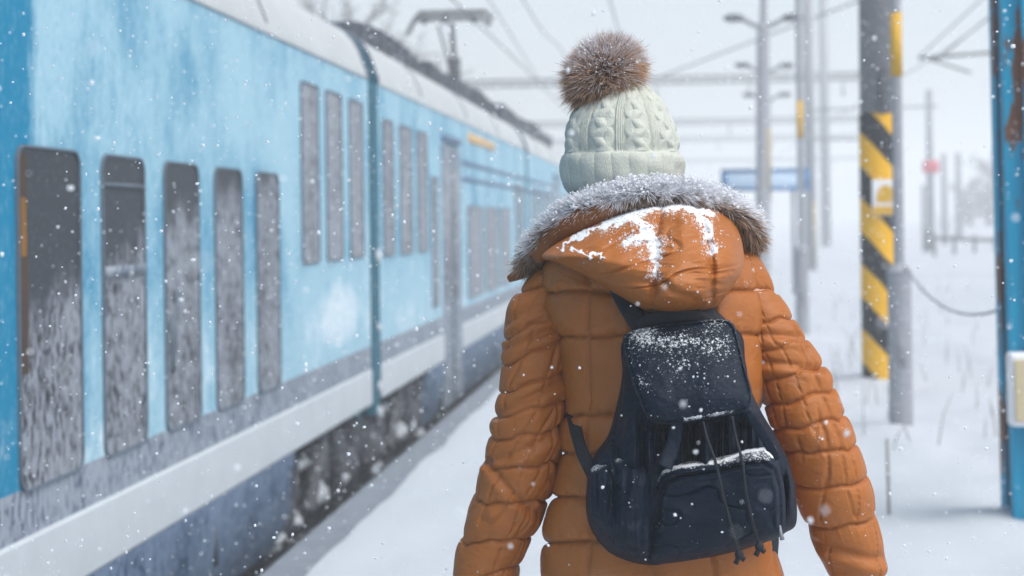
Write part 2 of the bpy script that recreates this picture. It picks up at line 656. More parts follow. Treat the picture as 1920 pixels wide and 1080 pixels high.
# ------------------------------------------------------------------ the train
TX, TC = -2.1, -3.5
train = thing('passenger_train', 'long light blue and white train coated in frost, standing along the snowy platform', 'train', (TC, 0, -.62))
prof = [(-2.1, .215), (-2.1, .612), (-2.1, 2.44), (-2.112, 2.50), (-2.135, 2.56), (-2.165, 2.64), (-2.205, 2.71), (-2.27, 2.778), (-2.36, 2.825), (-2.5, 2.86), (-2.8, 2.90), (-3.5, 2.93)]
prof_full = prof + [(2 * TC - x, z) for x, z in prof[-2::-1]]


def car(y0, y1):
    mb = MB()
    yy = np.linspace(y0, y1, 2)
    n = len(prof_full)
    v = np.array([[(x, y, z) for x, z in prof_full] for y in yy])
    mb.v.append(v.reshape(-1, 3)); mb.n = 2 * n
    for i in range(n - 1):
        z = max(prof_full[i][1], prof_full[i + 1][1])
        mb.f.append((i, n + i, n + i + 1, i + 1))
        mb.m.append(1 if z < .62 else (0 if z < 2.45 else 2))
    mb.f += [tuple(range(n - 1, -1, -1)), tuple(range(n, 2 * n)), (0, n - 1, 2 * n - 1, n)][0:3]
    mb.m += [3, 3, 3]
    b = mb.build('car_body', [M['blue'], M['rime'], M['roof'], M['teal']], train)
    sharp(b, 30)
    # small roofline drip rail where blue meets white, roof panel joints, car end rim
    d = MB().box((-2.103, y0 + .03, 2.436), (-2.092, y1 - .03, 2.449)).build('drip_rail', M['roof'], b)
    for y in np.arange(y0 + 2.2, y1 - 1, 3.1):
        MB().tube([(x + .003, y, z + .002) for x, z in prof[3:11]], .006, 5).build('roof_joint', M['gasket'], b)
    for y in (y0 + .012, y1 - .012):
        MB().tube([(x + .004, y, z + .003) for x, z in prof[2:11]], .014, 6).build('end_rim', M['gasket'], b)
    s = MB().box((-2.14, y0 + .02, .213), (-2.088, y1 - .02, .455), 0, .012).build('side_stripe', M['stripe'], train)
    sharp(s)
    return b


CARS = [(-9, 11.55), (11.92, 23.7), (24.05, 36), (36.35, 50)]
for c in CARS:
    car(*c)
# gangway bellows between the cars
for (a, b) in ((11.55, 11.92), (23.7, 24.05), (36, 36.35)):
    mb = MB()
    pr_ = [(-2.30, a)] + [(-2.22 - .07 * (k % 2), a + (b - a) * (k + .5) / 8) for k in range(8)] + [(-2.30, b), (-4.7, b), (-4.7, a)]
    mb.prism(pr_, 2, .05, 2.40)
    mb.box((-2.20, b - .13, .10), (-2.112, b + .012, 2.44), 0, .015)      # the teal edge strip one sees in the gap
    sharp(mb.build('gangway', M['teal'], train))
    cl = MB()
    for z, r in ((1.22, .035), (.72, .022), (.30, .03), (.12, .035)):
        cl.ball((-2.10, b - .06, z), r, 6, 0, (.7, 1.2, 1.4))
    tag(cl.build('snow_clump', M['drift'], train), kind='stuff')


def rounded(y0, y1, z0, z1, r, n=5):
    pts = []
    for cy, cz, a0 in ((y1 - r, z1 - r, 0), (y0 + r, z1 - r, pi / 2), (y0 + r, z0 + r, pi), (y1 - r, z0 + r, 1.5 * pi)):
        for k in range(n + 1):
            a = a0 + k * pi / 2 / n
            pts.append((cy + r * cos(a), cz + r * sin(a)))
    return pts


def window(y0, y1, z0, z1, glass, r=.06, name='window'):
    f = MB()
    a, b = rounded(y0, y1, z0, z1, r), rounded(y0 + .009, y1 - .009, z0 + .008, z1 - .008, max(.02, r - .008))
    n = len(a)
    v = [(-2.1, *p) for p in a] + [(-2.088, *p) for p in a] + [(-2.088, *p) for p in b] + [(-2.1, *p) for p in b]
    q = []
    for s in range(3):
        for i in range(n):
            j = (i + 1) % n
            q.append((s * n + i, s * n + j, s * n + n + j, s * n + n + i))
    f.add(v, q)
    w = f.build(name, M['gasket'], train, smooth=False)
    g_ = MB()
    g_.add([(-2.0955, *p) for p in b], [tuple(range(n))])
    g_.build('pane', glass, w, smooth=False)
    return w


low_w = [(5.26, 5.84), (6.07, 6.57), (6.83, 7.335), (7.60, 8.09), (8.37, 8.85)]
lw = [window(a, b, .60, 1.72, M['glass']) for a, b in low_w]
# the nearest pane shows a rusty brown curtain edge; the second carries an opening bar and a modelled reflection
mb = MB()
mb.box((-2.0953, 5.285, .98), (-2.0925, 5.345, 1.69), 0)
mb.build('curtain', plain('brown_curtain', (.055, .035, .02), .8, .6, 9), lw[0], smooth=False)
mb = MB().box((-2.0953, 5.288, 1.36), (-2.092, 5.335, 1.55))
mb.build('curtain_band', plain('ochre_curtain', (.22, .10, .012), .8, .4, 9), lw[0], smooth=False)
MB().box((-2.096, 6.092, 1.60), (-2.086, 6.548, 1.615)).build('pane_bar', M['gasket'], lw[1])
MB().box((-2.096, 6.092, 1.265), (-2.084, 6.548, 1.305)).build('pane_bar', M['rime'], lw[1])  # pale bar standing in for a reflection across the glass
MB().tube([(-2.094, 7.00, 1.18), (-2.094, 6.93, 1.0), (-2.094, 6.92, .84)], .012, 6).build('wiper', M['gasket'], lw[2])
for a, b in ((9.42, 9.88), (10.10, 10.58), (10.83, 11.30)):
    window(a, b, 1.225, 2.262, M['farglass'], .035)
for a, b in ((12.08, 12.54), (12.84, 13.42), (13.70, 14.25)):
    window(a, b, 1.21, 2.205, M['farglass'], .035)
# dark slit panes and door of the second car, then its low-deck windows
window(14.50, 14.86, .72, 1.85, M['farglass'], .03)
for dy in (15.15, 29.0):
    d = MB().box((-2.112, dy, -.22), (-2.085, dy + 1.25, 2.16), 0, .012).build('door', M['rime'], train)
    sharp(d)
    for q_ in (.12, .72):
        MB().box((-2.09, dy + q_, .75), (-2.078, dy + q_ + .4, 1.95), 0, .004).build('door_pane', M['farglass'], d)
    MB().box((-2.085, dy + .6, -.2), (-2.074, dy + .64, 2.14)).build('door_seam', M['gasket'], d)
    o = MB().box((-2.11, dy + 2.0, 2.27), (-2.088, dy + 4.5, 2.36), 0, .004).build('amber_band', M['orange_led'], train)
    MB().box((-2.10, dy + .05, 2.19), (-2.06, dy + 1.2, 2.25), 0, .01).build('door_rail', M['skirt'], d)
for a, b in ((17.0, 18.3), (18.6, 19.9), (20.2, 21.3)):
    window(a, b, .68, 1.62, M['farglass'], .05)
for a, b in ((22.1, 22.5), (22.8, 23.2), (24.6, 25.0), (25.4, 25.8), (26.2, 26.6), (27.2, 28.3), (31.2, 32.6), (33, 34.3)):
    window(a, b, .8, 1.95, M['farglass'], .05)
for z in (1.86, 2.02):
    for a, b in ((16.6, 23.6), (24.1, 28.9)):
        MB().box((-2.104, a, z), (-2.095, b, z + .045)).build('blue_waistline', M['skirt'], train)

# skirts, closed over the underfloor gear and open at the bogies
for (a, b) in ((-9, 9.15), (14.3, 21.6), (26, 34)):
    mb = MB()
    mb.prism([(-2.16, .214), (-2.094, .214), (-2.125, -.12), (-2.2, -.30), (-2.24, -.28)], 1, a, b)
    s = mb.build('skirt', M['skirt'], train)
    sharp(s)
    for y in np.arange(a + 1.4, b, 1.9):
        MB().box((-2.128, y, -.10), (-2.10, y + .012, .2)).build('panel_gap', M['gasket'], s)
u = MB()
u.box((-4.6, -9, -.1), (-2.55, 50, .20))
u.build('underframe', M['dark'], train)


def bogie(y):
    b = MB()
    for s in (-2.34, 2 * TC + 2.34):
        b.prism([(y - 1.35, .02), (y - .55, .02), (y - .4, -.12), (y + .4, -.12), (y + .55, .02), (y + 1.35, .02), (y + 1.35, -.14), (y + .5, -.20), (y + .35, -.32), (y - .35, -.32), (y - .5, -.20), (y - 1.35, -.14)], 0, s - .07, s + .07)
    b.box((-4.6, y - .2, -.3), (-2.4, y + .2, -.1), 0, .03)
    o = sharp(b.build('bogie', M['under'], train))
    for yy in (y - .95, y + .95):
        for s in (-2.78, 2 * TC + 2.78):
            w = MB()
            ring = [(.02, .06), (.40, .06), (.42, .03), (.425, -.05), (.46, -.06), (.46, -.075), (.02, -.075)]
            ph = np.arange(28) * 2 * pi / 28
            gg = np.array([[(s + xx * (1 if s > TC else -1), yy + rr * cos(p), -.16 + rr * sin(p)) for p in ph] for rr, xx in ring])
            w.grid(gg, wrap=True)
            sharp(w.build('wheel', M['dark'], o))
        a = MB()
        a.box((-2.36, yy - .19, -.30), (-2.19, yy + .19, -.02), 0, .05)
        a.ball((-2.20, yy, -.16), .13, 8, 0, (.5, 1, 1))
        a.tube([(-2.24, yy - .27, -.1), (-2.24, yy - .27, .12)], .075, 10)
        a.tube([(-2.24, yy + .27, -.1), (-2.24, yy + .27, .12)], .075, 10)
        sharp(a.build('axle_box', M['under'], o))
    h = MB()
    h.tube([(-2.20, y - .32, -.25), (-2.18, y - .1, .05), (-2.2, y + .1, .15)], .045, 8)
    h.tube([(-2.2, y + .35, .16), (-2.17, y + .42, -.1), (-2.2, y + .5, -.3)], .04, 8)
    h.box((-2.3, y - .16, -.10), (-2.16, y + .2, .12), 0, .04)
    sharp(h.build('damper', M['dark'], o))
    c = MB()
    r2 = np.random.default_rng(int(y * 10))
    for k in range(15):
        yy = y + r2.uniform(-1.4, 1.4)
        zz = r2.choice([.03, -.10, -.2, -.30]) + r2.normal(0, .03)
        c.ball((-2.24 + r2.uniform(-.04, .03), yy, zz), r2.uniform(.05, .12), 14, 0, (.6, r2.uniform(1.2, 2.2), r2.uniform(.35, .7)))
    vv = np.vstack(c.v)
    vv += .022 * np.stack([fbm(vv[:, 0] * 14, vv[:, 1] * 14, vv[:, 2] * 14), fbm(vv[:, 0] * 14 + 9, vv[:, 1] * 14, vv[:, 2] * 14), fbm(vv[:, 0] * 14, vv[:, 1] * 14 + 7, vv[:, 2] * 14)], -1)
    c.v = [vv]
    tag(c.build('caked_snow', M['drift'], o), kind='stuff')


for y in (10.25, 13.1, 22.6, 25.2, 34.9):
    bogie(y)

# roof gear
rr = np.random.default_rng(5)
for i, (a, b, h, x) in enumerate(((13.0, 17.0, .22, -2.5), (17.3, 20.8, .21, -2.48), (21.0, 22.4, .23, -2.47), (22.6, 23.5, .19, -2.47), (24.3, 26.1, .25, -2.46), (26.3, 29.1, .22, -2.46), (29.3, 30.8, .27, -2.46), (31, 34, .23, -2.46))):
    mb = MB()
    yv = np.linspace(a, b, 18)
    for k in range(len(yv) - 1):
        hh = h * (.25 + .75 * sin(pi * (k + .6) / 17.2) ** .45) if i == 0 else h * (.8 + .25 * rr.random())
        mb.box((x - .55, yv[k], 2.84), (x - .012 * (k % 2), yv[k + 1] - .01, 2.90 + hh), 0, .02)
    sharp(mb.build('roof_casing', M['roofgear'], train))
py_, px_ = 26.8, -3.5
pan = MB()
pan.box((px_ - .5, py_ - .6, 2.93), (px_ + .5, py_ + .6, 3.0), 0, .02)
pan = pan.build('pantograph', M['dark'], train)
ins = MB()
for sx in (-.42, .42):
    for z in np.linspace(3.02, 3.3, 5):
        ins.ball((px_ + sx, py_, z), .09, 6, 0, (1, 1, .4))
for z in np.linspace(3.72, 4.02, 5):
    ins.ball((px_ + .02, py_, z), .11, 8, 0, (1, 1, .5))
ins.tube([(px_ + .02, py_, 3.0), (px_ + .02, py_, 4.0)], .03, 8)
ins.build('insulator', M['dark'], pan)
arm = MB()
arm.tube([(px_ + .02, py_, 4.0), (px_ - .03, py_ + .1, 4.62)], .045, 8)
arm.tube([(px_ - .02, py_, 3.75), (px_ - .28, py_ + .4, 4.62)], .022, 6)
arm.tube([(px_ - .3, py_, 3.0), (px_ - .02, py_ + .2, 3.75)], .03, 6)
arm.build('pantograph_arm', M['dark'], pan)
hd = MB()
for dy, z in ((-.18, 4.66), (.18, 4.80)):
    hd.tube([(px_ - .66, py_ + dy, z - .14), (px_ - .55, py_ + dy, z), (px_ + .5, py_ + dy, z), (px_ + .62, py_ + dy, z - .12)], .04, 8)
for sx in (-.42, -.1, .36):
    hd.tube([(px_ + sx, py_ - .18, 4.66), (px_ + sx, py_ + .18, 4.80)], .03, 6)
    hd.ball((px_ + sx, py_ - .18, 4.63), .06, 6)
hd.tube([(px_ - .62, py_ - .18, 4.52), (px_ - .72, py_ - .18, 4.42)], .035, 6)
hd.build('collector_head', M['dark'], pan)

# ------------------------------------------------------------------ posts and masts on the platform
def lamp_post():
    root = thing('street_lamp', 'x', 'street lamp', (0, 0, 0), 'grey lamp posts along the platform')
    p = MB()
    p.tube([(0, 0, -.05), (0, 0, 1.04)], .082, 18)
    p.tube([(0, 0, 1.04), (0, 0, 1.07), (0, 0, 1.10), (0, 0, 1.13)], [.082, .088, .07, .038], 18)
    p.tube([(0, 0, 1.1), (0, 0, 6.2)], [.038, .032], 14)
    pole = sharp(p.build('pole', M['pole'], root))
    MB().box((-.03, -.088, .42), (.03, -.078, .62), 0, .004).build('hatch', M['steel'], pole)
    MB().tube([(0, 0, 2.42), (0, 0, 2.86)], .0405, 14).build('yellow_band', M['yellow'], root)
    for s in (-1, 1):
        a = MB().tube([(0, 0, 4.72), (s * .12, 0, 4.76), (s * .30, 0, 4.86), (s * .44, 0, 4.92)], .026, 8).build('arm', M['steel'], root)
        h = MB()
        h.ball((s * .53, 0, 4.95), .12, 8, 0, (1.35, .8, .55))
        hh = h.build('lamp_head', M['dark'], root)
        MB().ball((s * .55, 0, 4.915), .085, 8, 0, (1.2, .8, .5)).build('lens', M['lampglass'], hh)
    return root


lp = lamp_post()
spots = [(1.522, 12.0, 'nearest grey lamp post, its thick base beside the hazard striped mast'),
         (1.482, 20.77, 'grey lamp post with a thick short base, between orange jacket and striped mast')]
for i, (x, y, lab) in enumerate(spots):
    o = lp if i == 0 else copy_tree(lp)
    o.location = (x, y, 0)
    o['label'] = lab
# the farther lamp posts are of a stouter kind
def stout_lamp():
    root = thing('street_lamp', 'x', 'street lamp', (0, 0, 0), 'twin armed lamp posts in the mist')
    p = MB()
    p.tube([(0, 0, -.05), (0, 0, 1.5), (0, 0, 4.72), (0, 0, 4.76), (0, 0, 4.8)], [.125, .12, .105, .10, .06], 16)
    p.tube([(0, 0, 4.78), (0, 0, 6.8)], [.06, .05], 12)
    sharp(p.build('pole', M['pole'], root))
    MB().tube([(.05, 0, 1.9), (.05, 0, 3.0)], .092, 14).build('yellow_band', plain('faded_yellow_band', (.33, .27, .15), .6, .3, 6), root)
    for s in (-1, 1):
        MB().tube([(s * .05, 0, 4.74), (s * .2, 0, 4.80), (s * .34, 0, 4.87), (s * .46, 0, 4.9)], .045, 8).build('arm', M['steel'], root)
        h = MB().ball((s * .50, 0, 4.90), .15, 8, 0, (1.25, .8, .5)).build('lamp_head', M['dark'], root)
        MB().ball((s * .53, 0, 4.865), .10, 8, 0, (1.15, .8, .5)).build('lens', M['lampglass'], h)
    return root


sl = stout_lamp()
for i, (x, y, lab) in enumerate(((1.43, 29.6, 'stout lamp post with the largest and highest pair of lamp arms, behind the fur hood'),
                                 (1.92, 38.8, 'second twin armed lamp post, directly behind the stout one with the highest arms'),
                                 (2.44, 48.0, 'third and faintest twin armed lamp post, behind the other two'))):
    o = sl if i == 0 else copy_tree(sl)
    o.location = (x, y, 0)
    o.rotation_euler = (0, .017, (0, .15, -.1)[i])
    o['label'] = lab

mx, my = 1.765, 15.31
mast = thing('striped_mast', 'thick grey concrete mast with yellow and black hazard stripes around its lower half', 'mast', (mx, my, 0))
mb = MB().tube([(mx, my, -.3), (mx, my, 9)], [.152, .14], 28)
mb.build('shaft', M['concrete'], mast)
mb = MB()
rg = np.array([[(mx + .158 * cos(a), my + .158 * sin(a), z + .012 * sin(a * 3 + z)) for a in np.arange(28) * 2 * pi / 28] for z in np.linspace(.015, 2.36, 30)])
mb.grid(rg, wrap=True)
mb.build('hazard_band', M['stripes'], mast)
pl = sharp(MB().box((mx - .07, my - .185, 1.465), (mx + .11, my - .165, 1.775), 0, .006).build('warning_plate', M['white'], mast))
MB().prism([(mx - .035, 1.575), (mx + .105, 1.575), (mx + .105, 1.70), (mx + .045, 1.735), (mx + .005, 1.715), (mx - .03, 1.66)], 1, my - .190, my - .184).build('yellow_symbol', M['yellow'], pl, smooth=False)
MB().box((mx - .066, my - .190, 1.47), (mx + .106, my - .184, 1.545)).build('yellow_strip', M['yellow'], pl, smooth=False)
sharp(MB().box((mx + .0, my - .20, 2.40), (mx + .075, my - .14, 2.68), 0, .012).box((mx + .01, my - .215, 2.36), (mx + .045, my - .17, 2.74), 0, .01).build('cable_box', M['dark'], mast))

# blue riveted steel post at the right
bx, by = 1.60, 8.25
post = thing('steel_post', 'bright blue steel post with peeling rusty paint at the edge of the platform', 'post', (bx, by, 0))
mb = MB()
mb.box((1.563, 8.47, -.1), (1.655, 8.50, 4.2), 0, .004)
mb.box((1.563, 8.38, -.1), (1.575, 8.475, 4.2), 0, .003)
mb.box((1.643, 8.10, -.1), (1.66, 8.475, 4.2), 0, .004)
sharp(mb.build('rear_channel', M['bluesteel'], post))
mb = MB()
mb.box((1.562, 8.16, -.1), (1.72, 8.185, 4.2), 0, .004)
mb.box((1.562, 8.185, -.1), (1.574, 8.25, 4.2), 0, .003)
mb.box((1.706, 8.182, -.1), (1.722, 8.5, 4.2), 0, .004)
sharp(mb.build('front_channel', M['bluesteel'], post))
bxm = sharp(MB().box((1.538, 8.05, .475), (1.70, 8.158, .815), 0, .012).build('junction_box', M['white'], post))
sharp(MB().box((1.556, 8.038, .50), (1.685, 8.052, .785), 0, .004).build('box_lid', M['beige'], bxm))
post.rotation_euler = (0, -.012, 0)
post.location.x -= .012

# hanging cable from the lamp post to the blue post
c0, c1 = np.array([1.56, 11.93, 1.10]), np.array([1.575, 8.50, 1.0])
s = np.linspace(0, 1, 24)[:, None]
pts = c0 + (c1 - c0) * s - np.array([0, 0, .14]) * (4 * s * (1 - s))
o = MB().tube(pts, .008, 8).build('hanging_cable', M['pole'], org=tuple(c0))
tag(o, 'grey cable slung low between the nearest lamp post and the blue post', 'cable')

# station name board
sb = thing('station_sign', 'long pale station board with a blue frame on two posts, behind the lamp post', 'sign', (1.7, 33, 0))
xl, xr, zt, zb, yb = 0.90, 2.47, 2.36, 2.03, 33.0
MB().box((xl, yb, zb), (xr, yb + .05, zt), 0, .01).build('board', M['signwhite'], sb)
fr = MB()
fr.box((xl - .06, yb - .02, zt - .02), (xr + .06, yb + .07, zt + .05)).box((xl - .06, yb - .02, zb - .05), (xr + .06, yb + .07, zb + .02))
fr.box((xl - .06, yb - .018, zb + .02), (xl + .07, yb + .068, zt - .02)).box((xr - .16, yb - .018, zb + .02), (xr + .06, yb + .068, zt - .02))
fr.build('frame', M['signblue'], sb)
for x in (xl + .25, xr - .25):
    MB().tube([(x, yb + .12, -.1), (x, yb + .12, zt)], .04, 10).build('leg', M['steel'], sb)


def post_at(u, v_base, y, v_top, r0, r1, name, label, cat, mat, group=None, extra=None):
    b = P(u, v_base, y)
    top = P(u, v_top, y)[2]
    gz = float(ground_z(np.array(b[0]), np.array(y)))
    root = thing(name, label, cat, (b[0], y, gz), group)
    MB().tube([(b[0], y, gz - .3), (b[0], y, (gz + top) / 2), (b[0], y, top)], [r0, (r0 + r1) / 2, r1], 12).build('shaft', mat, root)
    if extra:
        extra(root, b[0], y, top)
    return root


def hw(root, x, y, top):
    m = MB()
    for z in (4.3, 3.55, 2.6):
        m.box((x - .14, y - .16, z), (x + .12, y + .05, z + .16), 0, .02)
    m.tube([(x, y - .1, 4.38), (x + 3.4, y - .1, 4.42)], .03, 6)
    m.tube([(x - .2, y - .1, 3.6), (x + 1.8, y - .1, 3.55)], .035, 6)
    m.build('bracket', M['steel'], root)


def clamp(root, x, y, top):
    MB().tube([(x + .02, y - .02, .2), (x + .02, y - .02, 1.9)], .13, 10).build('yellow_band', plain('dull_yellow_band', (.34, .27, .12), .6, .3, 6), root)


post_at(1521, 497, 47, -60, .16, .13, 'catenary_mast', 'slim grey mast with a dull yellow foot, right of the station sign', 'mast', M['steel'], 'catenary masts', lambda r, x, y, t: (hw(r, x, y, t), clamp(r, x, y, t)))
post_at(1549, 470, 79.5, -40, .24, .2, 'catenary_mast', 'pale tall mast just right of the slim mast with the yellow foot', 'mast', M['steel'], 'catenary masts')


def sig(root, x, y, top):
    MB().box((x - .3, y - .25, 3.05), (x + .3, y - .1, 3.5), 0, .05).build('red_marker', M['red'], root)
    MB().tube([(x - .25, y, -.2), (x - .25, y, 2.6)], .08, 8).build('side_pole', M['steel'], root)
    MB().box((x - .25, y - .2, .1), (x + .1, y + .2, .9), 0, .05).build('base_box', M['dark'], root)


post_at(1746, 482, 64, 168, .15, .12, 'signal_mast', 'faint mast with a small red marker, right of the striped mast', 'signal', M['steel'], None, sig)
post_at(1772, 470, 80, 288, .16, .14, 'catenary_mast', 'left one of two short faint masts in front of the misty bushes', 'mast', M['steel'], 'catenary masts')
post_at(1799, 470, 84, 286, .18, .15, 'catenary_mast', 'right one of two short faint masts in front of the misty bushes', 'mast', M['steel'], 'catenary masts')


def cant(root, x, y, top):
    m = MB()
    z = P(1780, 108, y)[2]
    xl_ = P(1722, 108, y)[0]
    m.tube([(x, y, z + .12), (xl_, y, z)], .045, 8)
    m.tube([(x, y, z + 1.3), (xl_ + .5, y, z)], .02, 6)
    m.tube([(xl_ + .25, y, z - .02), (xl_ + 1.25, y, z - .38)], .03, 6)
    m.ball((xl_ + .4, y, z - .02), .1, 6)
    m.build('cantilever', M['dark'], root)


post_at(1894, 500, 42, -30, .16, .13, 'catenary_mast', 'mast with a long cantilever arm, half hidden by the blue post', 'mast', M['steel'], 'catenary masts', cant)

# gantries over the tracks
for i, (v, y, lab) in enumerate(((150, 80, 'nearest lattice gantry spanning the tracks behind the woolly hat'),
                                 (229, 110, 'second gantry beam over the tracks, lower and fainter than the lattice one'),
                                 (262, 140, 'third gantry beam, seen faintly below the second one'),
                                 (302, 180, 'farthest gantry beam, just above the station sign in the mist'))):
    z = P(1270, v, y)[2]
    x0, x1 = -11.5, P(1600, v, y)[0] + 1.2
    root = thing('track_gantry', lab, 'gantry', ((x0 + x1) / 2, y, -.8), 'gantries over the tracks')
    m = MB()
    h = .28
    m.box((x0, y - .1, z + h / 2 - .06), (x1, y + .1, z + h / 2 + .06)).box((x0, y - .1, z - h / 2 - .06), (x1, y + .1, z - h / 2 + .06))
    for k, x in enumerate(np.arange(x0 + .4, x1 - .4, .8)):
        m.tube([(x, y, z - h / 2), (x + .4, y, z + h / 2), (x + .8, y, z - h / 2)], .05, 5)
    m.build('beam', M['dark'], root)
    for x in (x0, x1):
        MB().tube([(x, y, -1), (x, y, z + 1)], [.2, .16], 10).build('leg', M['steel'], root)
    for x in np.arange(x0 + 2, x1 - 1, 4.3):
        MB().tube([(x, y, z - h / 2), (x, y, z - .6), (x, y, z - .7), (x, y, z - .9)], [.04, .04, .09, .04], 6).build('dropper', M['dark'], root)

# overhead wires
for i, (x, z0, z1, y0, y1, sag, lab) in enumerate((
        (-3.5, 5.0, 5.0, 6, 180, .0, 'contact wire running above the middle of the train'),
        (-3.2, 6.4, 6.4, 6, 180, .35, 'sagging upper wire hung above the contact wire of the train track'),
        (-1.2, 5.6, 5.6, 6, 180, .2, 'overhead wire between the train and the platform lamps'),
        (5.9, 5.2, 5.2, 10, 180, .1, 'overhead wire above the snowfield right of the lamps'))):
    pts = []
    for y in np.linspace(y0, y1, 70):
        q = (y % 16) / 16
        pts.append((x + .02 * sin(y * .2), y, z0 - sag * 4 * q * (1 - q)))
    o = MB().tube(pts, .016, 5).build('overhead_wire', M['wire'], org=(x, y0, z0))
    tag(o, lab, 'wire', 'overhead wires')
a, b = P(1235, 145, 58), P(1640, -10, 44)
o = MB().tube(np.linspace(a, b, 12), .03, 5).build('span_wire', M['wire'], org=tuple(a))
tag(o, 'slanting wire rising to the right between the hat and the striped mast', 'wire')
a, b = P(1722, 108, 42), P(1850, -10, 40)
o = MB().tube(np.linspace(a, b, 8), .02, 5).build('stay_wire', M['wire'], org=tuple(a))
tag(o, 'thin stay wire rising steeply from the tip of the cantilever arm', 'wire')
a, b = P(905, -20, 40), P(1010, 150, 66)
o = MB().tube(np.linspace(a, b, 8), .02, 5).build('feeder_wire', M['wire'], org=tuple(a))
tag(o, 'thin slack wire falling to the lattice gantry left of the pompom', 'wire')

# low snow fence far right
fr_ = thing('snow_fence', 'low dark rail fence far off, left of the blue post', 'fence', (11, 60, 0))
a, b = P(1752, 446, 60), P(1905, 452, 58)
m = MB().tube(np.linspace(a, b, 6), .07, 6).build('rail', M['dark'], fr_)
for k in range(5):
    q = a + (b - a) * k / 4
    MB().tube([(q[0], q[1], -.3), (q[0], q[1], q[2] + .15)], .06, 6).build('post', M['dark'], fr_)


# ------------------------------------------------------------------ trees and stalks
def bare_tree(x, y, z0, h, spread, seed, label, group, trunk_h=.3, twigs=5):
    r = random.Random(seed)
    root = thing('bare_tree', label, 'tree', (x, y, z0), group)
    t_, c_ = MB(), MB()
    top = np.array([x + r.uniform(-.1, .1) * h, y, z0 + h * .75])
    base = np.array([x, y, z0 - .2])
    n = 7
    tp = [base + (top - base) * k / (n - 1) + np.array([r.uniform(-1, 1), r.uniform(-1, 1), 0]) * .02 * h * (k > 0) for k in range(n)]
    t_.tube(tp, np.linspace(.035 * h, .006 * h, n), 8)

    def branch(p, d, L, rad, lev):
        q = p + d * L * .5 + np.array([r.uniform(-1, 1), r.uniform(-1, 1), r.uniform(-.3, .6)]) * L * .10
        e = p + d * L + np.array([r.uniform(-1, 1), r.uniform(-1, 1), r.uniform(-.2, .8)]) * L * .16
        c_.tube([p, q, e], [rad, rad * .7, rad * .35], 4, cap=False)
        if lev <= 0:
            return
        for k in range(twigs):
            f = r.uniform(.25, 1)
            s = p + (e - p) * f
            nd = d * .7 + np.array([r.gauss(0, .6), r.gauss(0, .6), r.gauss(.15, .45)])
            nd /= np.linalg.norm(nd)
            branch(s, nd, L * r.uniform(.4, .65), rad * .5, lev - 1)

    for k in range(11):
        f = trunk_h + (1 - trunk_h) * k / 10.5
        p = base + (top - base) * f
        a = r.uniform(0, 2 * pi)
        d = np.array([cos(a) * spread, sin(a) * spread, r.uniform(.35, .9)])
        d /= np.linalg.norm(d)
        branch(p, d, h * r.uniform(.22, .36) * (1.15 - .5 * f), .010 * h, 3)
    t_.build('trunk', M['bark'], root)
    c_.build('crown', M['bark'], root)


p = P(690, 60, 64)
bare_tree(p[0] - .6, 64, -.8, 12.2, .9, 3, 'bare tree whose crown shows above the train roof', 'bare trees in the mist', .45)
p = P(748, 60, 74)
bare_tree(p[0], 74, -.8, 10.6, .8, 9, 'smaller bare tree right of the crown above the train roof', 'bare trees in the mist', .45)
for i, (u, y, h, lab) in enumerate(((1795, 112, 3.2, 'leftmost misty bush behind the low rail fence'), (1822, 118, 4.2, 'middle misty bush behind the low rail fence'),
                                    (1850, 110, 5.4, 'tall misty bush beside the blue post'), (1884, 114, 6.2, 'misty bush hidden partly by the blue post'), (1925, 112, 6.6, 'misty bush at the right edge beyond the blue post'))):
    p = P(u, 450, y)
    bare_tree(p[0], y, float(ground_z(np.array(p[0]), np.array(float(y)))) - .3, h, 1.5, 20 + i, lab, 'bushes in the mist', .08, 6)
# ragged dead stalks through the snow
m = MB()
for k in range(105):
    x, y = rng.uniform(1.1, 6.5), rng.uniform(9, 36)
    if rng.random() < .25:
        x, y = rng.uniform(1.2, 3.0), rng.uniform(11, 19)
    z = float(ground_z(np.array(x), np.array(y)))
    h = rng.uniform(.08, .38)
    dx, dy = rng.normal(0, .12, 2) * h * 2
    m.tube([(x, y, z - .03), (x + dx * .4, y + dy * .4, z + h * .6), (x + dx, y + dy, z + h)], [.0045, .004, .002], 4)
tag(m.build('dead_stalks', M['straw']), 'thin dead stalks poking through the snow', 'stalks', kind='stuff')
q = P(1667, 958, 8.53)
o = MB().tube([(q[0], 8.53, -.05), (q[0] - .003, 8.53, .2), (q[0] - .006, 8.53, .36)], [.009, .008, .007], 6).build('wooden_stake', M['straw'], org=(q[0], 8.53, 0))
tag(o, 'thin grey stake standing in the snow between the jacket sleeve and the blue post', 'stake')

# ------------------------------------------------------------------ the person
D = 3.15
PXM = F_PX / D
person = thing('person', 'person seen from behind in rust orange quilted jacket with fur trimmed hood and bobble hat', 'person', (-.03, D, 0))


def Q(u, v, dy=0.0):
    return P(u, v, D + np.asarray(dy, float))


def seam_profile(q, sharpness=.42):
    return (4 * q * (1 - q)) ** sharpness


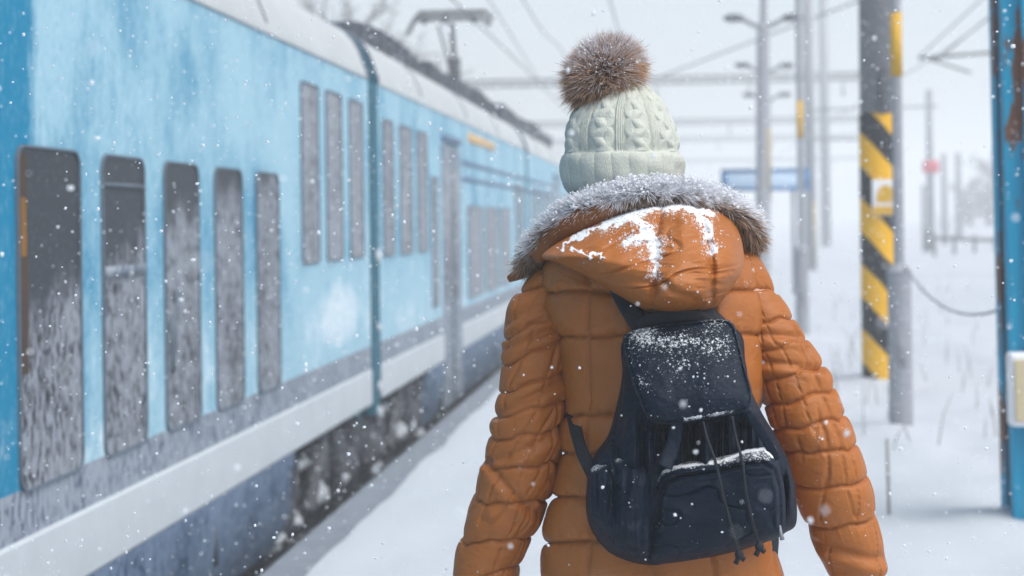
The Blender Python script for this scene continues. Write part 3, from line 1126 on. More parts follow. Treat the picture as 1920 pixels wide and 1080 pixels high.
def sleeve(ctrl, seams, skew, seed, name, folds=(), pleat=1.0):
    """ctrl: (u, v, dy, half width px); seams: positions along the arm (0..1); skew: how far the seams slant"""
    n, m = 300, 150
    c = catmull(ctrl, n)
    pts = Q(c[:, 0], c[:, 1], c[:, 2])
    r = c[:, 3] / PXM
    T = np.gradient(pts, axis=0)
    T /= np.linalg.norm(T, axis=1)[:, None]
    Y = np.array([0, 1.0, 0])
    S = np.cross(T, Y); S /= np.linalg.norm(S, axis=1)[:, None]
    B = np.cross(S, T)
    arc = np.r_[0, np.cumsum(np.linalg.norm(np.diff(pts, axis=0), axis=1))]
    Lr = arc[-1]
    t = (arc / Lr)[:, None]
    ph = (np.arange(m) * 2 * pi / m)[None, :]
    cx, cy = np.cos(ph), np.sin(ph)
    # world-ish coordinates used by the noise
    sx, sy = cx * r[:, None], cy * r[:, None]
    al = arc[:, None] + 0 * ph
    tt = t + skew * cx / 2 + .022 * cx * n3(t * 7 + 0 * ph, seed, .3) + .015 * n3(sx * 16, sy * 16, seed) + .010 * n3(sx * 40, sy * 40 + al * 9, seed + 4)
    sm = np.array([-.2] + list(seams) + [1.2])
    k = np.clip(np.searchsorted(sm, tt) - 1, 0, len(sm) - 2)
    a, b = sm[k], sm[k + 1]
    q = np.clip((tt - a) / (b - a), 0, 1)
    q = q ** .88                                     # down sags to the lower side of each chamber
    size = np.clip((b - a) * Lr / .075, .55, 1.5)
    puff = seam_profile(q, .50)
    # each seam loosens and tightens round the arm
    tight = .75 + .25 * n3(sx * 9 + k * 3.1, sy * 9, seed + k * 1.7)
    d = .0125 * size * (puff - .66) * tight
    # gathers that run out from the seams
    near = np.exp(-(np.minimum(q, 1 - q) / .19) ** 2)
    gat = n3(cx * 7 + k * 5, cy * 7, al * 9 + seed)
    gat2 = n3(cx * 17 + k * 3, cy * 17, al * 14 + seed)
    d += near * (.0010 * gat + .0008 * gat2)
    lean = n3(k * 3.7, ph * .6, seed) * 3.0
    pk1 = np.clip(1 - np.abs(n3(cx * r[:, None] * 34 + lean * (q - .5), cy * r[:, None] * 34, k * 2.3 + seed)) / .16, 0, 1)
    pk2 = np.clip(1 - np.abs(n3(cx * r[:, None] * 60 - lean * (q - .5) * 1.6, cy * r[:, None] * 60, k * 5.1 + seed)) / .16, 0, 1)
    d -= np.exp(-(np.minimum(q, 1 - q) / .30) ** 2) * pleat * (.0018 * pk1 + .0009 * pk2)
    d -= .0045 * np.exp(-(np.minimum(q, 1 - q) * (b - a) * Lr / .0035) ** 2)
    # slanting creases across a chamber
    rid = 1 - np.abs(fbm(cx * 1.5 + seed, cy * 1.5, al * 8 + cx * 1.6, 2))
    d -= .0060 * np.clip((rid - .86) / .14, 0, 1) ** 1.2 * (.35 + .65 * (1 - near))
    d += .0042 * fbm(sx * 14, sy * 14, al * 14 + seed, 2) * (.4 + .6 * (1 - near))
    for (f0, slope, w, dep) in folds:
        dd = (t + slope * cx) - f0
        d -= dep * np.exp(-(dd / w) ** 2) * ss(-cy, -.1, .5)
        d += .6 * dep * np.exp(-((dd - w * 2.1) / (w * 1.5)) ** 2) * ss(-cy, -.1, .5)
    cap = ss(t, 0, .06) * ss(1 - t, 0, .012)
    R_ = r[:, None] + d * cap
    g = pts[:, None] + R_[..., None] * (cx[..., None] * S[:, None] + cy[..., None] * B[:, None])
    mb = MB().grid(g, wrap=True)
    mb.f.append(tuple(range(m))); mb.m.append(0)
    mb.f.append(tuple((n - 1) * m + i for i in range(m))[::-1]); mb.m.append(0)
    snow = ss(fbm(sx * 30, sy * 30, al * 30, 3), .75, 1.3) * .5
    return mb.build(name, M['jacket'], person, attr=snow), g


lsl, lsl_g = sleeve([(1066, 506, .0, 11), (1053, 513, .0, 30), (1037, 534, .0, 46), (1024, 562, .0, 56), (1013, 600, -.005, 65), (1008, 660, -.01, 67), (1004, 720, -.015, 68), (993, 795, -.02, 68),
                     (978, 868, -.015, 70), (954, 945, -.005, 68), (926, 1015, .01, 63), (908, 1075, .02, 60), (892, 1140, .035, 56), (880, 1196, .05, 47)],
                    [.06, .165, .235, .31, .375, .43, .505, .60, .70, .805, .91], .055, 3.0, 'sleeve',
                    ((.125, .045, .013, .008), (.15, .05, .011, .007), (.19, .04, .010, .006), (.34, .06, .012, .008), (.46, .06, .012, .006), (.56, -.05, .012, .006)), .6)
rsl, rsl_g = sleeve([(1366, 474, .0, 10), (1376, 482, .0, 25), (1388, 504, .0, 39), (1403, 543, .0, 49), (1421, 592, -.005, 55), (1447, 645, -.01, 60), (1476, 700, -.015, 64), (1507, 770, -.02, 68),
                     (1535, 840, -.02, 70), (1557, 905, -.015, 69), (1576, 965, -.005, 65), (1595, 1020, .005, 57), (1606, 1062, .015, 50), (1610, 1080, .02, 44)],
                    [.13, .225, .305, .385, .455, .525, .60, .70, .815], -.035, 8.0, 'sleeve',
                    ((.26, -.05, .012, .006), (.35, -.06, .012, .006), (.90, -.05, .016, .007)), .12)

# torso: rings from the collar to the hem
rings = [(385, 1165, 1345, .085), (420, 1120, 1375, .11), (450, 1074, 1384, .125), (478, 1036, 1398, .135), (510, 1020, 1412, .145), (560, 1016, 1426, .155), (620, 1032, 1434, .158),
         (700, 1056, 1430, .156), (780, 1060, 1428, .152), (860, 1046, 1436, .152), (950, 1030, 1450, .160), (1040, 1019, 1462, .166), (1120, 1013, 1470, .170), (1250, 1008, 1480, .175), (1390, 1012, 1478, .172)]
rc = catmull(np.array(rings, float), 420)
m = 300
ph = (np.arange(m) * 2 * pi / m)[None, :]
vv = rc[:, 0][:, None]
cu = (rc[:, 1] + rc[:, 2])[:, None] / 2
hw_ = (rc[:, 2] - rc[:, 1])[:, None] / 2
ex = 2 / 2.5
sx = np.sign(np.cos(ph)) * np.abs(np.cos(ph)) ** ex
sy = np.sign(np.sin(ph)) * np.abs(np.sin(ph)) ** ex
U = cu + hw_ * sx
DY = rc[:, 3][:, None] * sy
V = vv + 0 * U
# the quilting: level seams, and upright seams stepped between the rows
hs_ = np.array([380, 470, 546, 630, 778, 850, 930, 1015, 1100, 1190, 1290, 1400.])
Vs = V + 5 * n3(U / 60, V / 60, 2.2) + (U - 1240) * .015
kk = np.clip(np.searchsorted(hs_, Vs) - 1, 0, len(hs_) - 2)
qv = np.clip((Vs - hs_[kk]) / (hs_[kk + 1] - hs_[kk]), 0, 1)
wv = 118.0
offs = 15
uu = (U - 1000 + offs + 7 * n3(U / 70, V / 45, 7.1)) / wv
qu = uu - np.floor(uu)
puff = np.minimum(seam_profile(qv, .42), seam_profile(np.clip(qu, 0, 1), .28) * .9 + .1)
near = np.exp(-(np.minimum(qv, 1 - qv) / .2) ** 2)
disp = .0125 * (puff - .58) + near * (.0040 * n3(U / 13, V / 40, kk * 2.0) + .0022 * n3(U / 6, V / 25, 4))
sd_ = np.minimum(np.minimum(qv, 1 - qv) * (hs_[kk + 1] - hs_[kk]), np.minimum(qu, 1 - qu) * wv)
disp -= .0045 * np.exp(-(sd_ / 3.4) ** 2)
disp += .0050 * fbm(U / 80, V / 66, 5.5, 2)
rid = 1 - np.abs(fbm(U / 95 + V / 120, V / 70 - U / 160, 8.8, 2))
pkt = np.clip(1 - np.abs(n3(U / 24 + (qv - .5) * 1.2, V / 200, kk * 2.2)) / .16, 0, 1)
disp -= np.exp(-(np.minimum(qv, 1 - qv) / .16) ** 2) * .003 * pkt
back = ss(-np.sin(ph), -.9, -.4)
disp = disp * back + .0 * U
nx = np.cos(ph) * np.ones_like(U)
ny = np.sin(ph) * np.ones_like(U)
g = Q(U + disp * nx * PXM, V, DY + disp * ny)
mb = MB().grid(g, wrap=True, flip=True)
mb.f.append(tuple(range(m))); mb.m.append(0)
mb.f.append(tuple((len(rc) - 1) * m + i for i in range(m))[::-1]); mb.m.append(0)
sn = ss(fbm(U / 20, V / 20, 3, 3), .7, 1.3) * ss(V, 620, 500) * .55
torso = mb.build('jacket', M['jacket'], person, attr=sn)
torso_g = g


# ---- pillows: shapes grown from an outline seen from behind, bulging toward the viewer
def pillow(name, outline, centre, dy0, h, p, mat, parent, detail=None, snow=None, hb=.03, N=260, K=80, q=.5, org=None, back=True):
    oc = catmull(np.array(outline, float), N, closed=True)
    c = np.array(centre, float)
    rr_ = np.linspace(0.0, 1, K) ** .85
    rr_[0] = .004
    uv = c + rr_[:, None, None] * (oc[None] - c)
    U_, V_ = uv[..., 0], uv[..., 1]
    R = np.broadcast_to(rr_[:, None], U_.shape)
    base = dy0(U_, V_) if callable(dy0) else dy0 + 0 * U_
    H = h(U_, V_) if callable(h) else h
    bul = H * np.clip(1 - R ** p, 0, 1) ** q
    if detail is not None:
        bul = bul + detail(U_, V_, R)
    g = Q(U_, V_, base - bul)
    mb = MB().grid(g, wrap=True, flip=True)
    mb.f.append(tuple(range(N))); mb.m.append(0)
    at = snow(U_, V_, R).ravel() if snow is not None else np.zeros(U_.size)
    if back:
        rb = np.linspace(1, .02, 10)
        uvb = c + rb[:, None, None] * (oc[None] - c)
        bb = (dy0(uvb[..., 0], uvb[..., 1]) if callable(dy0) else dy0) + hb * np.clip(1 - np.broadcast_to(rb[:, None], uvb.shape[:2]) ** 2, 0, 1) ** .5
        gb = Q(uvb[..., 0], uvb[..., 1], bb)
        mb.grid(gb, wrap=True, flip=True)
        mb.f.append(tuple(mb.n - N + i for i in range(N))[::-1]); mb.m.append(0)
        at = np.r_[at, np.zeros(gb.shape[0] * N)]
    return mb.build(name, mat, parent, attr=at, org=org), g


def line_dist(U_, V_, pts):
    """distance in px to a polyline"""
    d = np.full(U_.shape, 1e9)
    for (x0, y0), (x1, y1) in zip(pts[:-1], pts[1:]):
        dx, dy = x1 - x0, y1 - y0
        t_ = np.clip(((U_ - x0) * dx + (V_ - y0) * dy) / (dx * dx + dy * dy), 0, 1)
        d = np.minimum(d, np.hypot(U_ - x0 - t_ * dx, V_ - y0 - t_ * dy))
    return d


# ---- hood
seamA = [(1246, 372), (1236, 410), (1230, 460), (1228, 520), (1222, 590)]
seamB = [(1302, 376), (1316, 410), (1328, 450), (1336, 500), (1334, 590)]
seamC = [(1040, 470), (1110, 428), (1180, 396), (1240, 380)]


def hood_snow(U_, V_, R):
    w = [([(1130, 424), (1185, 398), (1240, 386), (1300, 388), (1330, 396)], 9), ([(1190, 408), (1212, 430), (1226, 455), (1228, 478)], 11), ([(1226, 470), (1229, 512)], 7),
         ([(1176, 452), (1222, 448)], 8), ([(1298, 386), (1322, 420), (1334, 466)], 8), ([(1050, 466), (1100, 436), (1140, 418)], 3.5), ([(1070, 470), (1130, 482)], 3)]
    s = np.zeros(U_.shape)
    for pts, ww in w:
        dd = line_dist(U_ + 7 * n3(U_ / 13, V_ / 13, 1) + 6 * n3(U_ / 5, V_ / 5, 1), V_ + 7 * n3(U_ / 13, V_ / 13, 6) + 6 * n3(U_ / 5, V_ / 5, 9), pts)
        s = np.maximum(s, 1 - ss(dd, ww * .05, ww * 1.7))
    for pts, ww in w[:5]:
        dd = line_dist(U_ + 9 * n3(U_ / 15, V_ / 15, 4), V_, pts)
        s = np.maximum(s, .36 * (1 - ss(dd, ww * .8, ww * 3.6)))
    s = np.maximum(s, .30 * ss(V_, 520, 400) * ss(fbm(U_ / 9, V_ / 9, 2, 3), .35, 1.1))
    return s


def hood_detail(U_, V_, R):
    a, b, c = line_dist(U_, V_, seamA), line_dist(U_, V_, seamB), line_dist(U_, V_, seamC)
    dn = np.minimum(a, b)
    d = -.015 * np.exp(-(dn / 6.5) ** 2) - .013 * np.exp(-(dn / 26) ** 2)
    # gathers running off the seams
    d += np.exp(-(dn / 38) ** 2) * (.0045 * n3(U_ / 40, V_ / 9, 3) + .0022 * n3(U_ / 18, V_ / 5, 4))
    d += .007 * fbm(U_ / 70, V_ / 55, 1.5, 3) * (1 - R ** 8)
    rid = 1 - np.abs(fbm(U_ / 120 + V_ / 90, V_ / 60, 4.1, 2))
    d -= .006 * np.clip((rid - .87) / .13, 0, 1) * (1 - R ** 10)
    d -= .008 * np.exp(-(c / 5) ** 2)
    # soft level crease toward the lower hem
    e = line_dist(U_, V_, [(1120, 520), (1222, 532)])
    d -= .008 * np.exp(-(e / 7) ** 2)
    e = line_dist(U_, V_, [(1060, 476), (1150, 492), (1215, 508)])
    d += .006 * np.exp(-(e / 12) ** 2)
    e = line_dist(U_, V_, [(1236, 520), (1262, 548), (1300, 560)])
    d -= .007 * np.exp(-(e / 7) ** 2)
    e = line_dist(U_, V_, [(1340, 512), (1372, 508)])
    d -= .006 * np.exp(-(e / 4) ** 2)
    return d + .0025 * hood_snow(U_, V_, R)


hood_o = [(1016, 482), (1038, 460), (1100, 424), (1165, 396), (1235, 378), (1300, 378), (1345, 390), (1378, 420), (1393, 462), (1392, 505), (1372, 540), (1345, 573), (1328, 582), (1280, 588), (1228, 588), (1200, 578), (1150, 548), (1095, 516), (1045, 492)]
hood, hood_g = pillow('hood', hood_o, (1245, 480), lambda U_, V_: -.06 - .115 * ss(V_, 400, 560), lambda U_, V_: .182 - .022 * ss(V_, 420, 590), 4.2, M['jacket'], person, hood_detail, hood_snow, hb=.10, N=420, K=150, q=.58)

# the brown inside of the hood, seen between fur and hood, and the loose corner at the far left
mb = MB()
c = catmull(np.array([(1006, 482, -.05, 14), (1040, 446, -.075, 20), (1085, 415, -.10, 24), (1135, 392, -.12, 20), (1190, 376, -.125, 12), (1230, 370, -.125, 8)], float), 60)
mb.tube(Q(c[:, 0], c[:, 1], c[:, 2]), c[:, 3] / PXM, 24)
mb.build('hood_edge', M['lining'], person, attr=np.zeros(mb.n))
c = catmull(np.array([(1040, 462, .0, 18), (1005, 492, .01, 15), (975, 512, .02, 12), (955, 523, .03, 7)], float), 30)
mb = MB().tube(Q(c[:, 0], c[:, 1], c[:, 2]), c[:, 3] / PXM, 16)
mb.build('collar_corner', M['lining'], person, attr=np.zeros(mb.n))


# ---- hair-like strands: fur trim, bobble
def strands(root_p, dirs, lens, w, droop, root_c, tip_c, name, parent, core=None, core_c=(.1, .06, .04)):
    n = len(root_p)
    rnd = rng.normal(0, 1, (n, 3))
    side = np.cross(dirs, rnd); side /= np.linalg.norm(side, axis=1)[:, None] + 1e-9
    bend = np.cross(dirs, side) * rng.normal(0, .22, (n, 1)) + np.array([0, 0, -1.0]) * droop
    p1 = root_p + dirs * (lens * .5)[:, None] + bend * (lens * .16)[:, None]
    p2 = root_p + dirs * lens[:, None] + bend * (lens * .60)[:, None]
    s0, s1 = side * (w * .5)[:, None], side * (w * .42)[:, None]
    v = np.stack([root_p - s0, root_p + s0, p1 - s1, p1 + s1, p2], 1).reshape(-1, 3)
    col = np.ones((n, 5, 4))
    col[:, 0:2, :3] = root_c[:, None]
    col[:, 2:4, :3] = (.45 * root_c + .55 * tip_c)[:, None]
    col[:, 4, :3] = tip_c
    mb = MB()
    mb.v.append(v); mb.n = len(v)
    idx = np.arange(n) * 5
    quads = np.stack([idx, idx + 1, idx + 3, idx + 2], 1).tolist()
    tris = np.stack([idx + 2, idx + 3, idx + 4], 1).tolist()
    mb.f = [tuple(q) for q in quads] + [tuple(q) for q in tris]
    mb.m = [0] * len(mb.f)
    col = col.reshape(-1, 4)
    if core is not None:
        n0 = mb.n
        core(mb)
        cc = np.ones((mb.n - n0, 4)); cc[:, :3] = core_c
        col = np.vstack([col, cc])
    return mb.build(name, M['fur'], parent, col=col)


def rand_dirs(n):
    d = rng.normal(0, 1, (n, 3))
    return d / np.linalg.norm(d, axis=1)[:, None]


# bobble
bc = Q(1133, 139, -.015)
n = 15000
d = rand_dirs(n)
ax_ = np.array([.80, 0, .60])
along = (d @ ax_)[:, None]
roots = bc + d * .040 + ax_ * along * .010
ln = rng.uniform(.024, .044, n) * (1 + .10 * np.abs(along[:, 0]))
long = rng.random(n) < .10
ln[long] *= 1.22
dd = d + rng.normal(0, .20, (n, 3)); dd /= np.linalg.norm(dd, axis=1)[:, None]
# clumped by wet snow
cl = n3(d[:, 0] * 9, d[:, 1] * 9, d[:, 2] * 9)
white = ((d[:, 2] * .55 - d[:, 1] * .30 + .45 * cl + rng.normal(0, .38, n)) > .30)
br = rng.random((n, 1))
rc_ = np.array([.20, .10, .05]) * (.6 + .8 * br)
tc_ = np.array([.84, .54, .33]) * (.40 + .9 * br)
tc_[long] = np.array([.16, .13, .13])
tc_[white] = np.array([.90, .88, .92])
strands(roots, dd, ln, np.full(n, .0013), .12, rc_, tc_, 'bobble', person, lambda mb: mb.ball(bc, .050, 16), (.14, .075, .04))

# fur trim round the hood opening
path = catmull(np.array([(982, 497, .00, 15), (1002, 464, -.03, 20), (1040, 424, -.065, 24), (1090, 393, -.10, 25), (1150, 371, -.125, 23), (1220, 360, -.13, 21), (1290, 364, -.125, 21),
                         (1345, 380, -.10, 24), (1388, 404, -.06, 27), (1408, 432, -.02, 27), (1405, 462, .01, 18)], float), 200)
pp = Q(path[:, 0], path[:, 1], path[:, 2])
pr = path[:, 3] / PXM
T = np.gradient(pp, axis=0); T /= np.linalg.norm(T, axis=1)[:, None]
T_fur = T.copy()
n = 19000
k = rng.integers(0, 200, n)
d = rand_dirs(n)
d -= (d * T[k]).sum(1)[:, None] * T[k] * .85
d /= np.linalg.norm(d, axis=1)[:, None]
roots = pp[k] + T[k] * rng.uniform(-.003, .003, (n, 1)) + d * (pr[k] * .55)[:, None]
out_ = np.where(k[:, None] < 100, -T[k], T[k])                 # strands lean out toward the ends of the trim
clv = np.stack([n3(roots[:, 0] * 95 + o_, roots[:, 1] * 95, roots[:, 2] * 95) for o_ in (0, 31, 67)], -1)
dd = d + .75 * clv + out_ * (.75 * np.abs(k - 95)[:, None] / 100 + .1) + rng.normal(0, .25, (n, 3))
dd /= np.linalg.norm(dd, axis=1)[:, None]
endz = np.clip(np.abs(k - 98) / 98.0, 0, 1)
ln = rng.uniform(.012, .026, n) * (1 + .35 * endz)
cl = n3(roots[:, 0] * 75, roots[:, 1] * 75, roots[:, 2] * 75)
cl2 = n3(roots[:, 0] * 180, roots[:, 1] * 180, roots[:, 2] * 180)
snowp = d[:, 2] * .75 + .42 * cl + .25 * cl2 - 1.5 * np.clip(endz - .42, 0, 1) + rng.normal(0, .22, n) + .75
white = snowp > .22
br = rng.random((n, 1))
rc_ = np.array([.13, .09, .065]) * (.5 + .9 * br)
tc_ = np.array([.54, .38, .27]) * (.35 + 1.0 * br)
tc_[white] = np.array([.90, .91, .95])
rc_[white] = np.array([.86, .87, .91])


def fcore(mb):
    mb.tube(pp, pr * .62, 14)


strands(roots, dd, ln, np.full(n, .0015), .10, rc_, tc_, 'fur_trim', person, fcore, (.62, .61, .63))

# ---- knitted hat
hr = [((1084, 372), (1262, 348)), ((1070, 358), (1273, 334)), ((1061, 338), (1277, 318)), ((1058, 312), (1277, 304)), ((1059, 294), (1274, 291)), ((1062, 284), (1270, 283)), ((1061, 262), (1269, 266)), ((1064, 243), (1266, 247)),
      ((1072, 220), (1257, 226)), ((1085, 200), (1247, 204)), ((1102, 183), (1235, 185)), ((1122, 170), (1220, 168)), ((1143, 160), (1203, 156)), ((1162, 154), (1186, 151)), ((1172, 151), (1176, 150))]
hr = catmull(np.array([(*a, *b) for a, b in hr], float), 330)
L_, R_ = Q(hr[:, 0], hr[:, 1], .0), Q(hr[:, 2], hr[:, 3], .0)
C_, W_ = (L_ + R_) / 2, (R_ - L_) / 2
rad = np.linalg.norm(W_, axis=1)
m = 560
ph = (np.arange(m) * 2 * pi / m)[None, :]
arc = np.r_[0, np.cumsum(np.linalg.norm(np.diff(C_, axis=0), axis=1))][:, None]
ib = 118                                                        # ring where the turned-up brim ends
fr = np.arange(330)[:, None]
brim_end = arc[np.argmin(np.abs(hr[:, 1] - 289))]
inb = 1 - ss(arc, brim_end - .003, brim_end + .003)
ncol = 9


def braid(c, hgt, per):
    """three plaited strands across -1..1"""
    w = 2 * pi * hgt / per
    best = np.full(np.broadcast(c, hgt).shape, -1.0)
    for j in range(3):
        x = .50 * np.sin(w + 2 * pi * j / 3)
        over = np.cos(2 * (w + 2 * pi * j / 3))
        hh = np.sqrt(np.clip(1 - ((c - x) / .48) ** 2, 0, 1)) * (.72 + .28 * over) 
        best = np.maximum(best, hh)
    return best


uc = ph / (2 * pi) * ncol + .25
cc = (uc - np.floor(uc)) * 2 - 1
cc = cc * 1.28
hb_ = np.where(np.abs(cc) < 1.02, braid(cc, arc + 0 * ph, .105), 0)
hb_ = np.maximum(hb_, 0)
purl = .35 + .12 * np.sin(ph * 150)
hb_ = np.maximum(hb_, purl * (np.abs(cc) > 1.0))
crown = .0095 * hb_
# the brim: broad ribs with a plait turned sideways
ub = ph / (2 * pi) * 22
cb = (ub - np.floor(ub)) * 2 - 1
rib = np.sqrt(np.clip(1 - (cb * .95) ** 2, 0, 1))
bh = np.clip((arc - arc[0]) / (brim_end - arc[0]), 0, 1)
rib = rib * (.75 + .25 * np.sin(bh * 9 + np.floor(ub) * 1.9))
brim = .0045 * rib + .0065 * np.sqrt(np.clip(1 - (2 * bh - 1) ** 4, 0, 1)) + .002
stitch = .0008 * np.sin(ph * 210 + 2.6 * np.sin(arc * 900)) * np.sin(arc * 1250)
disp = inb * brim + (1 - inb) * crown + stitch - .004 + .0025 * fbm(np.cos(ph) * 3 + 0 * arc, np.sin(ph) * 3 + 0 * arc, arc * 22, 2)
disp = disp * ss(rad[:, None], .0, .05)
Wd = W_ / (rad[:, None] + 1e-9)
rt = rad[:, None] + disp
g = C_[:, None] + rt[..., None] * (np.cos(ph)[..., None] * Wd[:, None] + np.sin(ph)[..., None] * np.array([0, 1.04, 0]))
mb = MB().grid(g, wrap=True, flip=False)
mb.f.append(tuple(range(m))); mb.m.append(0)
mb.f.append(tuple((329) * m + i for i in range(m))[::-1]); mb.m.append(0)
hat = mb.build('knitted_hat', M['knit'], person)

# hair below the hat at the nape and a lock at the left
mb = MB()
for k in range(70):
    u0 = rng.uniform(1080, 1250)
    a = np.array([(u0, 345, -.05), (u0 - 4, 380, -.06), (u0 + rng.uniform(-10, 10), 430, -.03)])
    if k < 26:
        a = np.array([(rng.uniform(1078, 1100), 352, rng.uniform(-.02, .05)), (rng.uniform(1066, 1092), 372, .0), (rng.uniform(1050, 1075), 392, .03)])
    mb.tube(Q(a[:, 0], a[:, 1], a[:, 2]), [.004, .004, .0015], 6)
mb.build('hair', M['hair'], person)

# ---- the body under the clothes: one skinned figure, with gloves, trousers and boots
def skin_chain(name, verts, edges, radii, mat, parent, sub=2):
    me = bpy.data.meshes.new(name)
    org = ORG.get(parent.name, (0, 0, 0))
    me.from_pydata([tuple(np.asarray(v) - np.asarray(org)) for v in verts], edges, [])
    o = bpy.data.objects.new(name, me)
    COL.objects.link(o)
    o.parent = parent
    ORG[o.name] = org
    md = o.modifiers.new('skin', 'SKIN')
    if not me.skin_vertices:
        me.skin_vertices.new(name='')
    for i, r in enumerate(radii):
        me.skin_vertices[0].data[i].radius = (r, r) if not isinstance(r, tuple) else r
        me.skin_vertices[0].data[i].use_root = (i == 0)
    s = o.modifiers.new('sub', 'SUBSURF')
    s.levels = s.render_levels = sub
    me.materials.append(mat)
    return o


def W(u, v, dy=0.0):
    return tuple(Q(u, v, dy))


pel = np.array([-.02, D + .01, .86])
sp = np.array([-.02, D + .0, 1.08])
chest = np.array([-.02, D + .0, 1.27])
neck = np.array(W(1200, 402, .0))
jaw = np.array(W(1180, 350, .015))
skull = np.array(W(1170, 268, .0))
chin = jaw + np.array([0, .085, -.01])
nose = jaw + np.array([0, .112, .055])
lsh, rsh = W(1040, 560), W(1400, 550)
lel, rel = W(996, 790, -.01), W(1512, 780, -.01)
lwr, rwr = W(884, 1190, .05), W(1610, 1078, .02)
lhip, rhip = pel + np.array([-.09, 0, -.05]), pel + np.array([.09, 0, -.05])
lkn, rkn = np.array([-.12, D + .09, .47]), np.array([.09, D - .01, .46])
lan, ran = np.array([-.12, D + .10, .09]), np.array([.09, D - .10, .10])
lto, rto = np.array([-.125, D + .27, .04]), np.array([.095, D + .07, .035])
verts = [pel, sp, chest, neck, jaw, skull, chin, nose, lsh, lel, lwr, rsh, rel, rwr, lhip, lkn, lan, lto, rhip, rkn, ran, rto]
edges = [(0, 1), (1, 2), (2, 3), (3, 4), (4, 5), (4, 6), (4, 7), (2, 8), (8, 9), (9, 10), (2, 11), (11, 12), (12, 13), (0, 14), (14, 15), (15, 16), (16, 17), (0, 18), (18, 19), (19, 20), (20, 21)]
radii = [.12, .11, .115, .05, .07, .085, .03, .014, .05, .04, .026, .05, .04, .026, .08, .055, .036, .03, .08, .055, .036, .03]
skin_chain('body', verts, edges, radii, M['skin'], person)

for wr, el, s in ((lwr, lel, 1), (rwr, rel, -1)):
    wr, el = np.array(wr), np.array(el)
    a = wr - el; a /= np.linalg.norm(a)
    out = np.array([-s * 1.0, 0, 0]); out -= (out @ a) * a; out /= np.linalg.norm(out)
    fwd = np.cross(a, out); fwd *= np.sign(fwd[1])
    inn = -out
    st = wr - a * .035
    palm = wr + a * .065
    vs, es, rs = [st, wr, wr + a * .035, palm], [(0, 1), (1, 2), (2, 3)], [.034, .030, (.026, .036), (.024, .040)]
    for j, (off, L) in enumerate(((.034, .072), (.012, .080), (-.011, .075), (-.033, .058))):
        kn = palm + fwd * off + a * .02
        b0 = len(vs)
        vs += [kn, kn + a * L * .45 + inn * .012, kn + a * L * .75 + inn * .032, kn + a * L * .9 + inn * .052]
        es += [(3, b0), (b0, b0 + 1), (b0 + 1, b0 + 2), (b0 + 2, b0 + 3)]
        rs += [.012, .0105, .0095, .008]
    b0 = len(vs)
    th = wr + a * .03 + fwd * .03
    vs += [th, th + a * .035 + fwd * .022 + inn * .012, th + a * .062 + fwd * .024 + inn * .026]
    es += [(2, b0), (b0, b0 + 1), (b0 + 1, b0 + 2)]
    rs += [.015, .012, .009]
    skin_chain('glove', vs, es, rs, M['glove'], person)

for hip, kn, an, to in ((lhip, lkn, lan, lto), (rhip, rkn, ran, rto)):
    c = catmull(np.array([(*(hip + [0, 0, .06]), .11), (*(hip * .6 + kn * .4), .09), (*kn, .068), (*(kn * .5 + an * .5), .066), (*(an + [0, 0, .12]), .052)]), 40)
    c[:, 3] += .004 * n3(c[:, 2] * 30, c[:, 0] * 9, 3)
    MB().tube(c[:, :3], c[:, 3], 22).build('trouser_leg', M['denim'], person)
    b = MB()
    d0 = (to - an) * np.array([1, 1, 0]); d0 /= np.linalg.norm(d0)
    pts, rad_ = [], []
    c = catmull(np.array([(*(an + [0, 0, .22]), .060), (*(an + [0, 0, .10]), .054), (*(an + d0 * .01 + [0, 0, .0]), .058), (*(an + d0 * .09 + [0, 0, -.02]), .052), (*(to + [0, 0, .015]), .044), (*(to + d0 * .035 + [0, 0, .005]), .028)]), 36)
    b.tube(c[:, :3], c[:, 3], 20)
    b.tube(np.array([an - d0 * .055 + [0, 0, -.045], an + d0 * .05 + [0, 0, -.05], to + [0, 0, -.015], to + d0 * .06 + [0, 0, -.01]]), [.022, .036, .036, .018], 14)
    b.build('boot', M['boot'], person)

# ------------------------------------------------------------------ the backpack
pk_org = (float(Q(1290, 830)[0]), D - .25, .85)
pack = thing('backpack', 'dark navy canvas backpack with snow dusted flap, worn over the orange jacket', 'backpack', pk_org)


def body_detail(U_, V_, R):
    g1 = ss(V_, 765, 800) * ss(V_, 900, 850)
    fold = n3(U_ / 17, V_ / 240, 4.2) + .5 * n3(U_ / 8, V_ / 160, 1.1)
    d = .045 * fold * g1
    d += .018 * n3(U_ / 24, V_ / 190, 6.6) * ss(V_, 640, 740)
    d -= .035 * g1 * np.exp(-((U_ - 1330) / 95) ** 2)
    d += .006 * fbm(U_ / 40, V_ / 60, 2.1, 3)
    return d * (1 - R ** 12)


body_o = [(1166, 640), (1166, 700), (1156, 760), (1140, 815), (1112, 858), (1101, 900), (1100, 965), (1118, 1010), (1150, 1042), (1215, 1060), (1330, 1046), (1420, 1022), (1470, 1000), (1488, 960), (1482, 890), (1462, 830), (1432, 780), (1408, 730), (1398, 680), (1384, 620), (1300, 606), (1210, 615)]
bsn = lambda U_, V_, R: .34 * ss(fbm(U_ / 7, V_ / 7, 2, 3), .55, 1.2) * ss(np.abs(U_ - 1290), 60, 140)
pbody, pbody_g = pillow('pack_body', body_o, (1290, 850), -.135, lambda U_, V_: .125 + .045 * ss(V_, 620, 900), 5, M['pack'], pack, body_detail, bsn, hb=.02, N=420, K=130, org=pk_org)


